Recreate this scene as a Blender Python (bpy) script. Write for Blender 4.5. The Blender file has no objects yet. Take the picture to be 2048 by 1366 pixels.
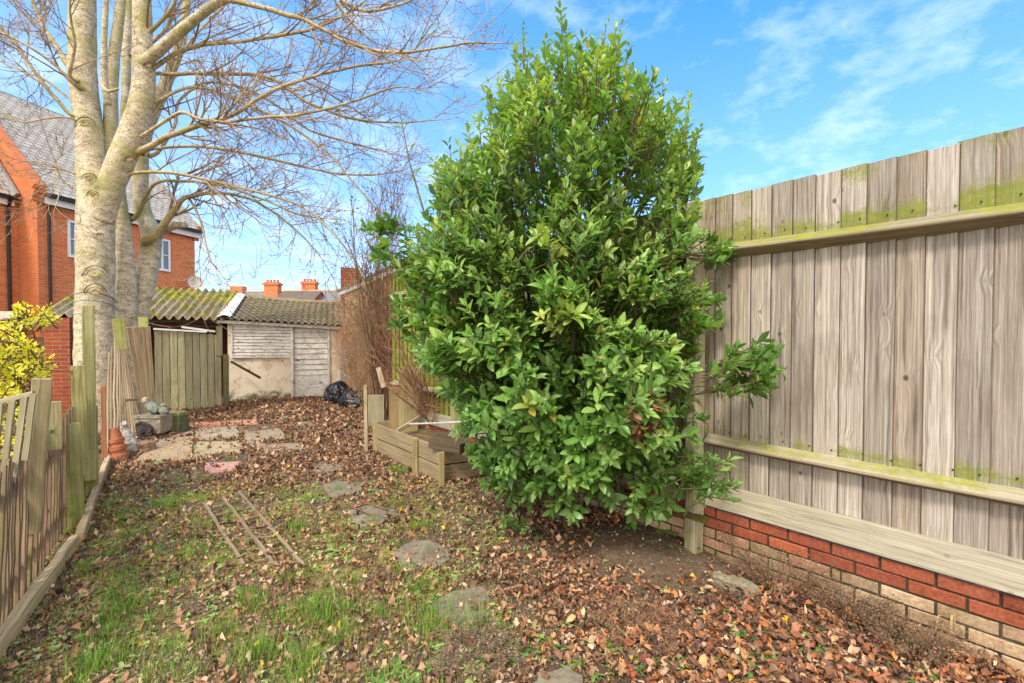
import bpy, math, random
import numpy as np
from mathutils import Vector, noise
R = math.radians
random.seed(7); rng = np.random.default_rng(7)
SC = bpy.context.scene; COL = SC.collection
# ------------------------------------------------------------------ camera, world, sun, exposure
F_PX = 900.0; H = 1.58; PITCH = R(1.1)
cd = bpy.data.cameras.new('camera'); cam = bpy.data.objects.new('camera', cd); COL.objects.link(cam)
cd.lens = 36 * F_PX / 2048; cd.sensor_width = 36; cd.clip_end = 2000; cd.clip_start = .05
cam.location = (0, 0, H); cam.rotation_euler = (R(90) - PITCH, 0, 0); SC.camera = cam
SUN_EL, SUN_AZ = R(50), R(205)      # azimuth measured from +Y clockwise: the sun is behind the camera
w = bpy.data.worlds.new('World'); SC.world = w; w.use_nodes = True
nt = w.node_tree; N = nt.nodes; L = nt.links
for n in list(N): N.remove(n)
out = N.new('ShaderNodeOutputWorld'); bg = N.new('ShaderNodeBackground'); bg.inputs[1].default_value = .14
sky = N.new('ShaderNodeTexSky'); sky.sky_type = 'NISHITA'; sky.sun_disc = False
sky.sun_elevation = SUN_EL; sky.sun_rotation = SUN_AZ; sky.air_density = 1.0; sky.dust_density = .6; sky.ozone_density = 3.0
hs = N.new('ShaderNodeHueSaturation'); hs.inputs['Saturation'].default_value = 1.3; hs.inputs['Value'].default_value = 1.7; hs.inputs['Hue'].default_value = .497
L.new(sky.outputs[0], hs.inputs['Color']); hl = N.new('ShaderNodeValToRGB'); hl.color_ramp.elements[0].color = (.34, .50, .68, 1); hl.color_ramp.elements[1].color = (1, 1, 1, 1); hl.color_ramp.elements[1].position = .55
hm = N.new('ShaderNodeMix'); hm.data_type = 'RGBA'; hm.blend_type = 'MULTIPLY'; hm.inputs[0].default_value = 1; L.new(hs.outputs[0], hm.inputs[6]); L.new(hl.outputs[0], hm.inputs[7])
tc = N.new('ShaderNodeTexCoord'); sep = N.new('ShaderNodeSeparateXYZ'); L.new(tc.outputs['Generated'], sep.inputs[0])
ad = N.new('ShaderNodeMath'); ad.operation = 'ADD'; ad.inputs[1].default_value = .25; L.new(sep.outputs[2], ad.inputs[0])
dv = N.new('ShaderNodeVectorMath'); dv.operation = 'DIVIDE'; L.new(tc.outputs['Generated'], dv.inputs[0])
cb = N.new('ShaderNodeCombineXYZ'); L.new(ad.outputs[0], cb.inputs[0]); L.new(ad.outputs[0], cb.inputs[1]); cb.inputs[2].default_value = 1
L.new(cb.outputs[0], dv.inputs[1])
n1 = N.new('ShaderNodeTexNoise'); n1.inputs['Scale'].default_value = 5.2; n1.inputs['Detail'].default_value = 8; n1.inputs['Roughness'].default_value = .64; n1.inputs['Distortion'].default_value = .1
L.new(dv.outputs[0], n1.inputs['Vector'])
cr = N.new('ShaderNodeValToRGB'); cr.color_ramp.elements[0].position = .47; cr.color_ramp.elements[1].position = .85
cr.color_ramp.elements[0].color = (0, 0, 0, 1); cr.color_ramp.elements[1].color = (.62, .62, .62, 1); L.new(n1.outputs[0], cr.inputs[0])
# more thin cloud toward the horizon and the left, as in the photograph
hz = N.new('ShaderNodeMapRange'); hz.inputs['From Min'].default_value = 0; hz.inputs['From Max'].default_value = .55; hz.inputs['To Min'].default_value = .30; hz.inputs['To Max'].default_value = 0; L.new(sep.outputs[2], hz.inputs[0])
lf = N.new('ShaderNodeMapRange'); lf.inputs['From Min'].default_value = .35; lf.inputs['From Max'].default_value = -.75; lf.inputs['To Min'].default_value = 0; lf.inputs['To Max'].default_value = .12; L.new(sep.outputs[0], lf.inputs[0])
a1 = N.new('ShaderNodeMath'); a1.operation = 'ADD'; L.new(hz.outputs[0], a1.inputs[0]); L.new(lf.outputs[0], a1.inputs[1])
a2 = N.new('ShaderNodeMath'); a2.operation = 'ADD'; a2.use_clamp = True; L.new(sep.outputs[2], hl.inputs[0]); L.new(a1.outputs[0], a2.inputs[0]); L.new(cr.outputs[0], a2.inputs[1])
mx = N.new('ShaderNodeMix'); mx.data_type = 'RGBA'; L.new(a2.outputs[0], mx.inputs[0]); L.new(hm.outputs[2], mx.inputs[6]); mx.inputs[7].default_value = (5.2, 6.0, 7.2, 1)
bk = N.new('ShaderNodeMapRange'); bk.interpolation_type = 'SMOOTHSTEP'; bk.inputs['From Min'].default_value = .15; bk.inputs['From Max'].default_value = -.55; bk.inputs['To Min'].default_value = 0; bk.inputs['To Max'].default_value = .92; L.new(sep.outputs[1], bk.inputs[0])
m2 = N.new('ShaderNodeMix'); m2.data_type = 'RGBA'; L.new(bk.outputs[0], m2.inputs[0]); L.new(mx.outputs[2], m2.inputs[6]); m2.inputs[7].default_value = (11.0, 10.0, 8.6, 1)   # unseen bright warm cloud, added behind the camera as soft fill light
L.new(m2.outputs[2], bg.inputs[0]); L.new(bg.outputs[0], out.inputs[0])
sd = bpy.data.lights.new('sun', 'SUN'); sd.energy = 2.1; sd.angle = R(11); sd.color = (1, .91, .78)
sun = bpy.data.objects.new('sun', sd); COL.objects.link(sun)
sdir = Vector((math.sin(SUN_AZ) * math.cos(SUN_EL), math.cos(SUN_AZ) * math.cos(SUN_EL), math.sin(SUN_EL)))
sun.rotation_euler = sdir.to_track_quat('Z', 'Y').to_euler(); sun.location = sdir * 30
vs = SC.view_settings; vs.view_transform = 'Standard'; vs.look = 'None'; vs.exposure = .78; vs.gamma = 1
SC.cycles.max_bounces = 6

# ------------------------------------------------------------------ helpers
def ray(px, py):
    a = (px - 1024) / F_PX; b = (683 - py) / F_PX
    return Vector((a, math.cos(PITCH) + b * math.sin(PITCH), -math.sin(PITCH) + b * math.cos(PITCH)))
def P(px, py, Y):
    d = ray(px, py); return Vector((0, 0, H)) + d * (Y / d.y)
def G(px, py, z=0.0):
    d = ray(px, py); return Vector((0, 0, H)) + d * ((z - H) / d.z)
def V3(*a): return Vector(a)
def gz(x, y):
    h = .022 * noise.noise(Vector((x * 1.1, y * 1.1, 0))) + .010 * noise.noise(Vector((x * 4, y * 4, 3)))
    h += .07 * math.exp(-(((x - 1.0) / .55) ** 2 + ((y - 3.3) / .5) ** 2))
    h += .05 * math.exp(-(((x - .2) / .6) ** 2 + ((y - 3.8) / .6) ** 2))
    return h
def tag(o, label, cat, group=None, kind=None):
    if label: o['label'] = label
    if cat: o['category'] = cat
    if group: o['group'] = group
    if kind or cat: o['kind'] = kind or 'thing'
    return o
def empty(name, loc, label, cat, group=None):
    o = bpy.data.objects.new(name, None); o.location = loc; o.empty_display_size = .1; COL.objects.link(o)
    return tag(o, label, cat, group)
def link(name, me, mat, parent=None):
    o = bpy.data.objects.new(name, me); COL.objects.link(o)
    if mat: me.materials.append(mat)
    if parent is not None:
        o.parent = parent; 
        w_ = Vector((0, 0, 0)); p = parent
        while p is not None: w_ = w_ + Vector(p.location); p = p.parent
        me.transform(__import__('mathutils').Matrix.Translation(-w_))
    return o
def bevel(o, wd=.003):
    m = o.modifiers.new('bevel', 'BEVEL'); m.width = wd; m.segments = 1; m.limit_method = 'ANGLE'; m.angle_limit = R(50); return o
class MB:
    def __init__(s): s.v = []; s.f = []; s.uv = []; s.c = []
    def poly(s, pts, uv=None, col=(1, 1, 1, 0)):
        b = len(s.v); s.v += [tuple(p) for p in pts]; s.f.append(tuple(range(b, b + len(pts))))
        s.uv.append(uv or [(0, 0)] * len(pts)); s.c += [col] * len(pts)
    def beam(s, p0, p1, w_, t, wd, segs=1, jit=0., col=(1, 1, 1), moss=0., t1=None, wend=None, twist=0):
        """box from p0 to p1, width w_ along wd, thickness t; uv u = along the grain"""
        p0 = Vector(p0); p1 = Vector(p1); a = p1 - p0; Ln = a.length; a.normalize()
        wd = Vector(wd); wd = (wd - a * wd.dot(a)).normalized(); n = a.cross(wd)
        t1 = t if t1 is None else t1; wend = w_ if wend is None else wend
        ou = random.random() * 40; ov = random.random() * 40; b = len(s.v)
        for i in range(segs + 1):
            k = i / segs; c = p0.lerp(p1, k); ww = w_ + (wend - w_) * k
            j = Vector((random.uniform(-jit, jit), random.uniform(-jit, jit), random.uniform(-jit, jit))) if 0 < i < segs else Vector((0, 0, 0))
            m = moss(k) if callable(moss) else moss
            wv = wd * math.cos(twist * k) + n * math.sin(twist * k); nv = n * math.cos(twist * k) - wd * math.sin(twist * k)
            for (x, y, th) in ((-1, -1, t), (1, -1, t1), (1, 1, t1), (-1, 1, t)):
                s.v.append(tuple(c + wv * x * ww / 2 + nv * y * th / 2 + j)); s.c.append((col[0], col[1], col[2], m))
        crs = [0, w_, w_ + t, 2 * w_ + t, 2 * w_ + 2 * t]
        for i in range(segs):
            u0 = ou + Ln * i / segs; u1 = ou + Ln * (i + 1) / segs; q = b + 4 * i
            for k in range(4):
                s.f.append((q + k, q + (k + 1) % 4, q + 4 + (k + 1) % 4, q + 4 + k))
                va = ov + crs[k]; vb = ov + crs[k + 1]
                s.uv.append([(u0, va), (u0, vb), (u1, vb), (u1, va)])
        e = b + 4 * segs
        s.f.append((b + 3, b + 2, b + 1, b)); s.uv.append([(ou, ov), (ou, ov + w_), (ou + t, ov + w_), (ou + t, ov)])
        s.f.append((e, e + 1, e + 2, e + 3)); s.uv.append([(ou, ov), (ou, ov + w_), (ou + t, ov + w_), (ou + t, ov)])
        return s
    def box(s, lo, hi, col=(1, 1, 1), moss=0.):
        lo = Vector(lo); hi = Vector(hi); c = (lo + hi) / 2
        return s.beam((c.x, c.y, lo.z), (c.x, c.y, hi.z), hi.x - lo.x, hi.y - lo.y, (1, 0, 0), col=col, moss=moss)
    def tube(s, pts, rad, n=8, col=(1, 1, 1), cap=True, rough=0., moss=0.):
        pts = [Vector(p) for p in pts]; b = len(s.v); m = len(pts); ref = None; u = 0.; us = []
        for i, p in enumerate(pts):
            t = (pts[min(i + 1, m - 1)] - pts[max(i - 1, 0)]).normalized()
            if ref is None: ref = t.orthogonal().normalized()
            ref = (ref - t * ref.dot(t)); ref = ref.normalized() if ref.length > 1e-6 else t.orthogonal().normalized()
            bi = t.cross(ref); r = rad[i] if hasattr(rad, '__len__') else rad
            if i: u += (p - pts[i - 1]).length
            us.append(u)
            for k in range(n):
                a = 2 * math.pi * k / n; q = ref * math.cos(a) + bi * math.sin(a)
                rr = r * (1 + rough * noise.noise(p * 3 + q * 2)) if rough else r
                s.v.append(tuple(p + q * rr)); s.c.append((col[0], col[1], col[2], moss))
        for i in range(m - 1):
            for k in range(n):
                q = b + i * n; k2 = (k + 1) % n
                s.f.append((q + k, q + k2, q + n + k2, q + n + k))
                s.uv.append([(k / n, us[i]), ((k + 1) / n, us[i]), ((k + 1) / n, us[i + 1]), (k / n, us[i + 1])])
        if cap:
            s.f.append(tuple(b + k for k in reversed(range(n)))); s.uv.append([(0, 0)] * n)
            e = b + (m - 1) * n; s.f.append(tuple(e + k for k in range(n))); s.uv.append([(0, 0)] * n)
        return s
    def lathe(s, base, prof, n=24, axis=(0, 0, 1), col=(1, 1, 1), moss=0.):
        ax = Vector(axis).normalized(); x = ax.orthogonal().normalized(); y = ax.cross(x); b = len(s.v)
        for (r, z) in prof:
            for k in range(n):
                a = 2 * math.pi * k / n; s.v.append(tuple(Vector(base) + ax * z + (x * math.cos(a) + y * math.sin(a)) * r)); s.c.append((*col, moss))
        for i in range(len(prof) - 1):
            for k in range(n):
                k2 = (k + 1) % n; q = b + i * n
                s.f.append((q + k, q + k2, q + n + k2, q + n + k)); s.uv.append([(k / n, i), ((k + 1) / n, i), ((k + 1) / n, i + 1), (k / n, i + 1)])
        return s
    def grid(s, fn, nu, nv, uvs=None, col=(1, 1, 1, 0)):
        b = len(s.v)
        for j in range(nv + 1):
            for i in range(nu + 1):
                s.v.append(tuple(fn(i / nu, j / nv))); s.c.append(col)
        for j in range(nv):
            for i in range(nu):
                q = b + j * (nu + 1) + i; s.f.append((q, q + 1, q + nu + 2, q + nu + 1))
                su, sv = uvs or (1, 1)
                s.uv.append([(su * i / nu, sv * j / nv), (su * (i + 1) / nu, sv * j / nv), (su * (i + 1) / nu, sv * (j + 1) / nv), (su * i / nu, sv * (j + 1) / nv)])
        return s
    def build(s, name, mat, parent=None, smooth=False):
        me = bpy.data.meshes.new(name); me.from_pydata(s.v, [], s.f)
        uvl = me.uv_layers.new(name='UVMap'); flat = [c for f in s.uv for p in f for c in p]; uvl.data.foreach_set('uv', flat)
        ca = me.color_attributes.new('col', 'FLOAT_COLOR', 'POINT'); ca.data.foreach_set('color', [x for c in s.c for x in c])
        if smooth: me.polygons.foreach_set('use_smooth', [True] * len(me.polygons))
        me.update(); return link(name, me, mat, parent)
def smooth_path(pts, n=4):
    pts = [Vector(p) for p in pts]; o = []
    for i in range(len(pts) - 1):
        p0 = pts[max(i - 1, 0)]; p1 = pts[i]; p2 = pts[i + 1]; p3 = pts[min(i + 2, len(pts) - 1)]
        for k in range(n):
            t = k / n
            o.append(.5 * ((2 * p1) + (p2 - p0) * t + (2 * p0 - 5 * p1 + 4 * p2 - p3) * t * t + (3 * p1 - p0 - 3 * p2 + p3) * t ** 3))
    o.append(pts[-1]); return o
def lerp_list(r, m):
    return list(np.interp(np.linspace(0, len(r) - 1, m), range(len(r)), r))

# ---- bulk leaves (numpy)
ST = np.array([0, .16, .38, .62, .84, 1.0]); WD = np.array([.04, .62, 1.0, .93, .52, .0])
def leaf_geo(O, D, U, Ln, Wd, fold, curl, C, wav=0., torn=0.):
    """O origins, D direction, U up (face normal); returns verts, faces, colours. 16 verts a leaf"""
    n = len(O); D = D / np.linalg.norm(D, axis=1, keepdims=True); S = np.cross(D, U); S /= np.linalg.norm(S, axis=1, keepdims=True) + 1e-9; Nn = np.cross(S, D)
    m = len(ST); Vv = np.zeros((n, m * 3, 3))
    for i in range(m):
        s = ST[i]; c = curl * s * s
        mid = O + D * (Ln * s * (1 - .3 * np.abs(curl) * s))[:, None] - Nn * (Ln * c * .55)[:, None]
        hw = Wd * .5 * WD[i] * (1 + wav * rng.uniform(-1, 1, n)); lift = hw * fold
        wv = rng.uniform(-1, 1, (2, n)) * wav * Wd * .25 if wav else np.zeros((2, n))
        Vv[:, i * 3] = mid
        if torn: hl_ = hw * (1 + torn * rng.uniform(-1, .8, n)); hw = hw * (1 + torn * rng.uniform(-1, .8, n))
        else: hl_ = hw
        Vv[:, i * 3 + 1] = mid + S * hl_[:, None] + Nn * (lift + wv[0])[:, None]
        Vv[:, i * 3 + 2] = mid - S * hw[:, None] + Nn * (lift + wv[1])[:, None]
    f = []
    for i in range(m - 1):
        a = i * 3; b = a + 3
        f.append((a, a + 1, b + 1, b)); f.append((a, b, b + 2, a + 2))
    f = np.array(f); Fc = (f[None] + (np.arange(n) * m * 3)[:, None, None]).reshape(-1, 4)
    Cc = np.repeat(C, m * 3, axis=0)
    mid_i = (np.arange(len(Cc)) % 3 == 0); Cc = Cc.copy(); Cc[:, 3] = np.where(mid_i, 1, 0)
    return Vv.reshape(-1, 3), Fc, Cc
def bulk(name, parts, mat, parent=None, smooth=False, k=4):
    Vs = []; Fs = []; Cs = []; b = 0
    for v, f, c in parts:
        Vs.append(v); Fs.append(f + b); Cs.append(c); b += len(v)
    Vv = np.concatenate(Vs); Fc = np.concatenate(Fs); Cc = np.concatenate(Cs)
    me = bpy.data.meshes.new(name); me.vertices.add(len(Vv)); me.vertices.foreach_set('co', Vv.astype(np.float32).ravel())
    me.loops.add(Fc.size); me.loops.foreach_set('vertex_index', Fc.astype(np.int32).ravel())
    me.polygons.add(len(Fc)); me.polygons.foreach_set('loop_start', (np.arange(len(Fc)) * k).astype(np.int32))
    ca = me.color_attributes.new('col', 'FLOAT_COLOR', 'POINT'); ca.data.foreach_set('color', Cc.astype(np.float32).ravel())
    if smooth: me.polygons.foreach_set('use_smooth', np.ones(len(Fc), bool))
    me.update(calc_edges=True); me.validate(); return link(name, me, mat, parent)
def unit(v): return v / (np.linalg.norm(v, axis=1, keepdims=True) + 1e-9)
def pick(pal, n, var=.15):
    pal = np.array(pal); c = pal[rng.integers(0, len(pal), n)] * (1 + rng.uniform(-var, var, (n, 1))) * (1 + rng.uniform(-.06, .06, (n, 3)))
    return np.concatenate([np.clip(c, 0, 1), np.zeros((n, 1))], 1)

# ------------------------------------------------------------------ materials
class M:
    def __init__(s, name, rough=.8):
        s.m = bpy.data.materials.new(name); s.m.use_nodes = True; s.t = s.m.node_tree
        s.b = s.t.nodes['Principled BSDF']; s.o = s.t.nodes['Material Output']; s.b.inputs['Roughness'].default_value = rough
        s.b.inputs['Specular IOR Level'].default_value = .3
    def n(s, typ, **kw):
        x = s.t.nodes.new('ShaderNode' + typ)
        for k, v in kw.items(): setattr(x, k, v)
        return x
    def l(s, a, b): s.t.links.new(a, b)
    def co(s, kind='Object', scale=(1, 1, 1)):
        c = s.n('TexCoord'); m = s.n('Mapping'); m.inputs['Scale'].default_value = scale; s.l(c.outputs[kind], m.inputs['Vector']); return m.outputs[0]
    def noise(s, vec, scale=5, detail=5, rough=.6, dist=0.):
        x = s.n('TexNoise'); x.inputs['Scale'].default_value = scale; x.inputs['Detail'].default_value = detail
        x.inputs['Roughness'].default_value = rough; x.inputs['Distortion'].default_value = dist; s.l(vec, x.inputs['Vector']); return x.outputs[0]
    def vor(s, vec, scale=5, feat='F1', rnd=1.):
        x = s.n('TexVoronoi'); x.feature = feat; x.inputs['Scale'].default_value = scale; x.inputs['Randomness'].default_value = rnd; s.l(vec, x.inputs['Vector']); return x.outputs['Distance']
    def ramp(s, fac, stops):
        x = s.n('ValToRGB'); e = x.color_ramp.elements
        while len(e) < len(stops): e.new(.5)
        for i, (p, c) in enumerate(stops): e[i].position = p; e[i].color = (*c, 1) if len(c) == 3 else c
        s.l(fac, x.inputs[0]); return x.outputs[0]
    def rng(s, v, a, b, c=0., d=1., smooth=True):
        x = s.n('MapRange'); x.interpolation_type = 'SMOOTHSTEP' if smooth else 'LINEAR'
        for i, q in enumerate((a, b, c, d)): x.inputs[i + 1].default_value = q
        s.l(v, x.inputs[0]); return x.outputs[0]
    def mix(s, f, a, b, typ='MIX'):
        x = s.n('Mix', data_type='RGBA', blend_type=typ)
        for sock, v in ((0, f), (6, a), (7, b)):
            if isinstance(v, (int, float)): x.inputs[sock].default_value = v
            elif isinstance(v, tuple): x.inputs[sock].default_value = (*v, 1)
            else: s.l(v, x.inputs[sock])
        return x.outputs[2]
    def math(s, op, a, b=0., clamp=False):
        x = s.n('Math', operation=op, use_clamp=clamp)
        for i, v in enumerate((a, b)):
            if isinstance(v, (int, float)): x.inputs[i].default_value = v
            else: s.l(v, x.inputs[i])
        return x.outputs[0]
    def attr(s):
        x = s.n('Attribute'); x.attribute_name = 'col'; return x
    def bump(s, h, st=.4, dist=.01):
        x = s.n('Bump'); x.inputs['Strength'].default_value = st; x.inputs['Distance'].default_value = dist; s.l(h, x.inputs['Height']); s.l(x.outputs[0], s.b.inputs['Normal'])
    def col(s, c):
        if isinstance(c, tuple): s.b.inputs['Base Color'].default_value = (*c, 1)
        else: s.l(c, s.b.inputs['Base Color'])
        return s
MOSS = (.20, .23, .02)
def wood(name, dark, light, moss=MOSS, mb=0., grain=1., bare=None):
    m = M(name, .85); at = m.attr()
    uv = m.n('TexCoord').outputs['UV']; sp = m.n('SeparateXYZ'); m.l(uv, sp.inputs[0])
    vk = m.n('TexVoronoi'); vk.inputs['Scale'].default_value = 7.; mp = m.n('Mapping'); mp.inputs['Scale'].default_value = (.75, 1, 1); m.l(uv, mp.inputs[0]); m.l(mp.outputs[0], vk.inputs['Vector'])
    sc = m.n('SeparateColor'); m.l(vk.outputs['Color'], sc.inputs[0])
    kd = m.math('ADD', vk.outputs['Distance'], m.math('MULTIPLY', m.math('LESS_THAN', sc.outputs[0], .42), 1.))   # distance to the nearest knot; most cells have none
    w1 = m.noise(m.co('UV', (.9, 3, 1)), 1.3, 2)
    warp = m.math('ADD', m.math('MULTIPLY', m.rng(kd, 0, .42, 1, 0), .75), m.math('MULTIPLY', w1, .5))
    cb = m.n('CombineXYZ'); m.l(m.math('MULTIPLY', sp.outputs[0], .4), cb.inputs[0]); m.l(m.math('ADD', m.math('MULTIPLY', sp.outputs[1], 44), m.math('MULTIPLY', warp, 1.3)), cb.inputs[1])
    g1 = m.noise(cb.outputs[0], 1.9 * grain, 5, .62)
    g2 = m.noise(m.co('UV', (4, 160, 1)), 1, 3, .7)
    g = m.math('ADD', m.math('MULTIPLY', g1, .6), m.math('MULTIPLY', g2, .4))
    c = m.ramp(g, [(.34, dark), (.5, tuple((a + b) / 2 for a, b in zip(dark, light))), (.62, light)])
    blot = m.noise(m.co('UV', (1, 4, 1)), 1.3, 4); c = m.mix(m.rng(blot, .42, .72, 0, .42), c, tuple(x * .6 for x in dark))
    stk = m.noise(m.co('UV', (.8, 26, 1)), 1.6, 4, .7); c = m.mix(m.rng(stk, .53, .66, 0, .7), c, tuple(x * .55 for x in dark)); c = m.mix(m.rng(stk, .42, .28, 0, .4), c, tuple(min(1, x * 1.15) for x in light))
    kn = m.rng(kd, .04, .12, 1, 0); c = m.mix(m.math('MULTIPLY', kn, .9), c, tuple(x * .35 for x in dark))
    c = m.mix(1., c, at.outputs['Color'], 'MULTIPLY')
    ob = m.co('Object'); mn = m.noise(ob, 5, 6, .72); mn2 = m.noise(ob, 60, 5, .8)
    mf = m.math('ADD', m.math('ADD', m.math('MULTIPLY', mn, .9), m.math('MULTIPLY', mn2, .45)), m.math('ADD', m.math('MULTIPLY', at.outputs['Alpha'], .75), mb))
    mfac = m.math('MULTIPLY', m.rng(mf, .76, 1.02, 0, .9), m.rng(mn2, .36, .52, .45, 1))
    mc = m.mix(m.noise(ob, 14, 3), tuple(x * .5 for x in moss), tuple(min(1, x * 1.5) for x in moss))
    c = m.mix(mfac, c, mc); m.col(c)
    m.bump(m.math('ADD', m.math('MULTIPLY', g, 1), m.math('MULTIPLY', mfac, .4)), .5, .004); return m.m
WOOD_G = wood('weathered_grey_fence_wood', (.215, .165, .125), (.60, .54, .47), mb=-.10)
WOOD_RAIL = wood('mossy_pale_rail_wood', (.30, .27, .20), (.56, .52, .42), moss=(.27, .28, .03), mb=.0)
WOOD_M = wood('mossy_green_boards', (.24, .21, .13), (.48, .44, .30), moss=(.24, .27, .05), mb=-.05)
WOOD_Y = wood('yellow_green_algae_boards', (.26, .25, .08), (.46, .44, .18), moss=(.34, .38, .04), mb=.04)
WOOD_B = wood('brown_stained_slats', (.17, .11, .07), (.33, .235, .16), moss=(.20, .21, .06), mb=-.02)
WOOD_T = wood('tan_trellis_wood', (.30, .24, .16), (.56, .47, .35), mb=-.2)
WOOD_L = wood('pale_bare_timber', (.30, .24, .16), (.58, .49, .35), mb=-.05)
WOOD_D = wood('dark_rotten_timber', (.05, .035, .025), (.20, .14, .09), mb=0.)

def leafmat(name, rough=.4, trans=.25, vein=1.25, coat=0.):
    m = M(name, rough); at = m.attr(); nz = m.noise(m.co('Object'), 60, 2)
    c = m.mix(1., at.outputs['Color'], m.ramp(nz, [(.3, (.75, .75, .75)), (.7, (1.15, 1.15, 1.15))]), 'MULTIPLY')
    c = m.mix(m.math('MULTIPLY', at.outputs['Alpha'], .5), c, m.mix(1., c, (vein, vein, vein), 'MULTIPLY'))
    m.col(c); m.b.inputs['Coat Weight'].default_value = coat; m.b.inputs['Coat Roughness'].default_value = .25
    m.b.inputs['Specular IOR Level'].default_value = .45
    if trans:
        tr = m.n('BsdfTranslucent'); m.l(m.mix(1., c, (1.2, 1.35, .5), 'MULTIPLY'), tr.inputs[0])
        ms = m.n('MixShader'); ms.inputs[0].default_value = trans; m.l(m.b.outputs[0], ms.inputs[1]); m.l(tr.outputs[0], ms.inputs[2]); m.l(ms.outputs[0], m.o.inputs[0])
    return m.m
LEAF = leafmat('glossy_laurel_leaf', .40, .35, 1.5, .25); LITTER = leafmat('dead_leaf', .75, .08, 1.2); GRASS = leafmat('grass_blade', .6, .25, 1.)
def plain(name, c, rough=.7, c2=None, scale=8, bump=.3, metal=0., spec=None, dist=.006):
    m = M(name, rough); nz = m.noise(m.co('Object'), scale, 6, .65)
    m.col(m.ramp(nz, [(.32, c), (.68, c2 or tuple(x * .72 for x in c))])); m.b.inputs['Metallic'].default_value = metal
    if bump: m.bump(nz, bump, dist)
    if spec is not None: m.b.inputs['Specular IOR Level'].default_value = spec
    return m.m
def vcol(name, rough=.85, bump=.5, scale=40):
    m = M(name, rough); at = m.attr(); ob = m.co('Object'); nz = m.noise(ob, scale, 5, .7); n2 = m.noise(ob, 6, 4)
    c = m.mix(1., at.outputs['Color'], m.ramp(nz, [(.3, (.6, .58, .55)), (.7, (1.25, 1.25, 1.25))]), 'MULTIPLY')
    c = m.mix(m.rng(m.noise(ob, 2.6, 6, .7), .48, .68, 0, .55), c, m.mix(1., c, (.5, .42, .33), 'MULTIPLY'))
    c = m.mix(m.rng(m.math('ADD', n2, m.math('MULTIPLY', at.outputs['Alpha'], .5)), .66, .9, 0, .75), c, (.07, .09, .025))
    m.col(c); m.bump(nz, bump, .006); return m.m
BRICKS = vcol('modelled_brick', .9, .6, 55); STONE = vcol('stone', .9, .6, 30)
def brickmat(name, c1, c2, mortar, dirt=.3, moss=0.):
    m = M(name, .9); br = m.n('TexBrick'); br.offset = .5; br.inputs['Scale'].default_value = 1
    for k, v in (('Brick Width', .225), ('Row Height', .075), ('Mortar Size', .006), ('Mortar Smooth', .3), ('Bias', 0.)): br.inputs[k].default_value = v
    br.inputs['Color1'].default_value = (*c1, 1); br.inputs['Color2'].default_value = (*c2, 1); br.inputs['Mortar'].default_value = (*mortar, 1)
    uv = m.n('TexCoord').outputs['UV']; m.l(uv, br.inputs['Vector'])
    n_ = m.noise(m.co('Object'), 1.3, 6, .65); n2 = m.noise(m.co('Object'), 30, 4)
    c = m.mix(m.rng(n_, .45, .75, 0, dirt), br.outputs[0], tuple(x * .45 for x in c1))
    c = m.mix(.35, c, m.mix(1., c, m.ramp(n2, [(.3, (.5, .5, .5)), (.7, (1.5, 1.5, 1.5))]), 'MULTIPLY'))
    if moss: c = m.mix(m.rng(m.noise(m.co('Object'), 2.5, 6), .62 - moss, .8), c, (.10, .13, .03))
    m.col(c); m.bump(m.math('SUBTRACT', n2, m.math('MULTIPLY', br.outputs[1], 2.)), .6, .006); return m.m
BR_HOUSE = brickmat('orange_house_brick', (.68, .20, .07), (.52, .13, .045), (.60, .36, .22), .15)
BR_HOUSE2 = brickmat('smooth_orange_brick', (.60, .20, .08), (.54, .16, .06), (.56, .22, .10), .2)
BR_OLD = brickmat('old_red_brick', (.34, .075, .03), (.24, .055, .03), (.30, .22, .14), .5, .02)
BR_DARK = brickmat('dark_damp_brick', (.16, .045, .025), (.11, .04, .025), (.10, .08, .055), .5, .08)
BR_TAN = brickmat('tan_creeper_brick', (.56, .31, .17), (.48, .25, .14), (.50, .36, .24), .35)
def slate():
    m = M('slate_roof', .8); br = m.n('TexBrick'); br.offset = .5
    for k, v in (('Scale', 1), ('Brick Width', .25), ('Row Height', .2), ('Mortar Size', .012), ('Bias', 0.)): br.inputs[k].default_value = v
    br.inputs['Color1'].default_value = (.50, .45, .39, 1); br.inputs['Color2'].default_value = (.36, .33, .29, 1); br.inputs['Mortar'].default_value = (.07, .06, .05, 1)
    uv = m.n('TexCoord').outputs['UV']; m.l(uv, br.inputs['Vector']); n_ = m.noise(m.co('Object'), 1.2, 6)
    c = m.mix(m.rng(n_, .5, .75, 0, .5), br.outputs[0], (.50, .45, .38)); n2 = m.noise(m.co('Object'), 14, 4)
    c = m.mix(m.rng(n2, .55, .75, 0, .5), c, (.20, .21, .17)); m.col(c)
    m.bump(m.math('SUBTRACT', n2, m.math('MULTIPLY', br.outputs[1], 2.5)), .7, .01); return m.m
SLATE = slate()
GREY_SLATE = plain('far_grey_slate', (.22, .23, .25), .8, (.15, .155, .17), 2)
BROWN_ROOF = plain('far_brown_tiles', (.16, .13, .10), .85, (.11, .085, .07), 2)
WHITE = plain('white_paint', (.78, .77, .74), .55, (.68, .67, .63), 9, .15); BLACKPL = plain('black_gutter_plastic', (.02, .018, .016), .35, None, 8, .05)
GLASS = plain('window_glass', (.10, .13, .16), .08, (.16, .20, .24), .8, 0, spec=.8)
LEAD = plain('lead_flashing', (.35, .37, .40), .5, (.25, .26, .28), 12)
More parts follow.
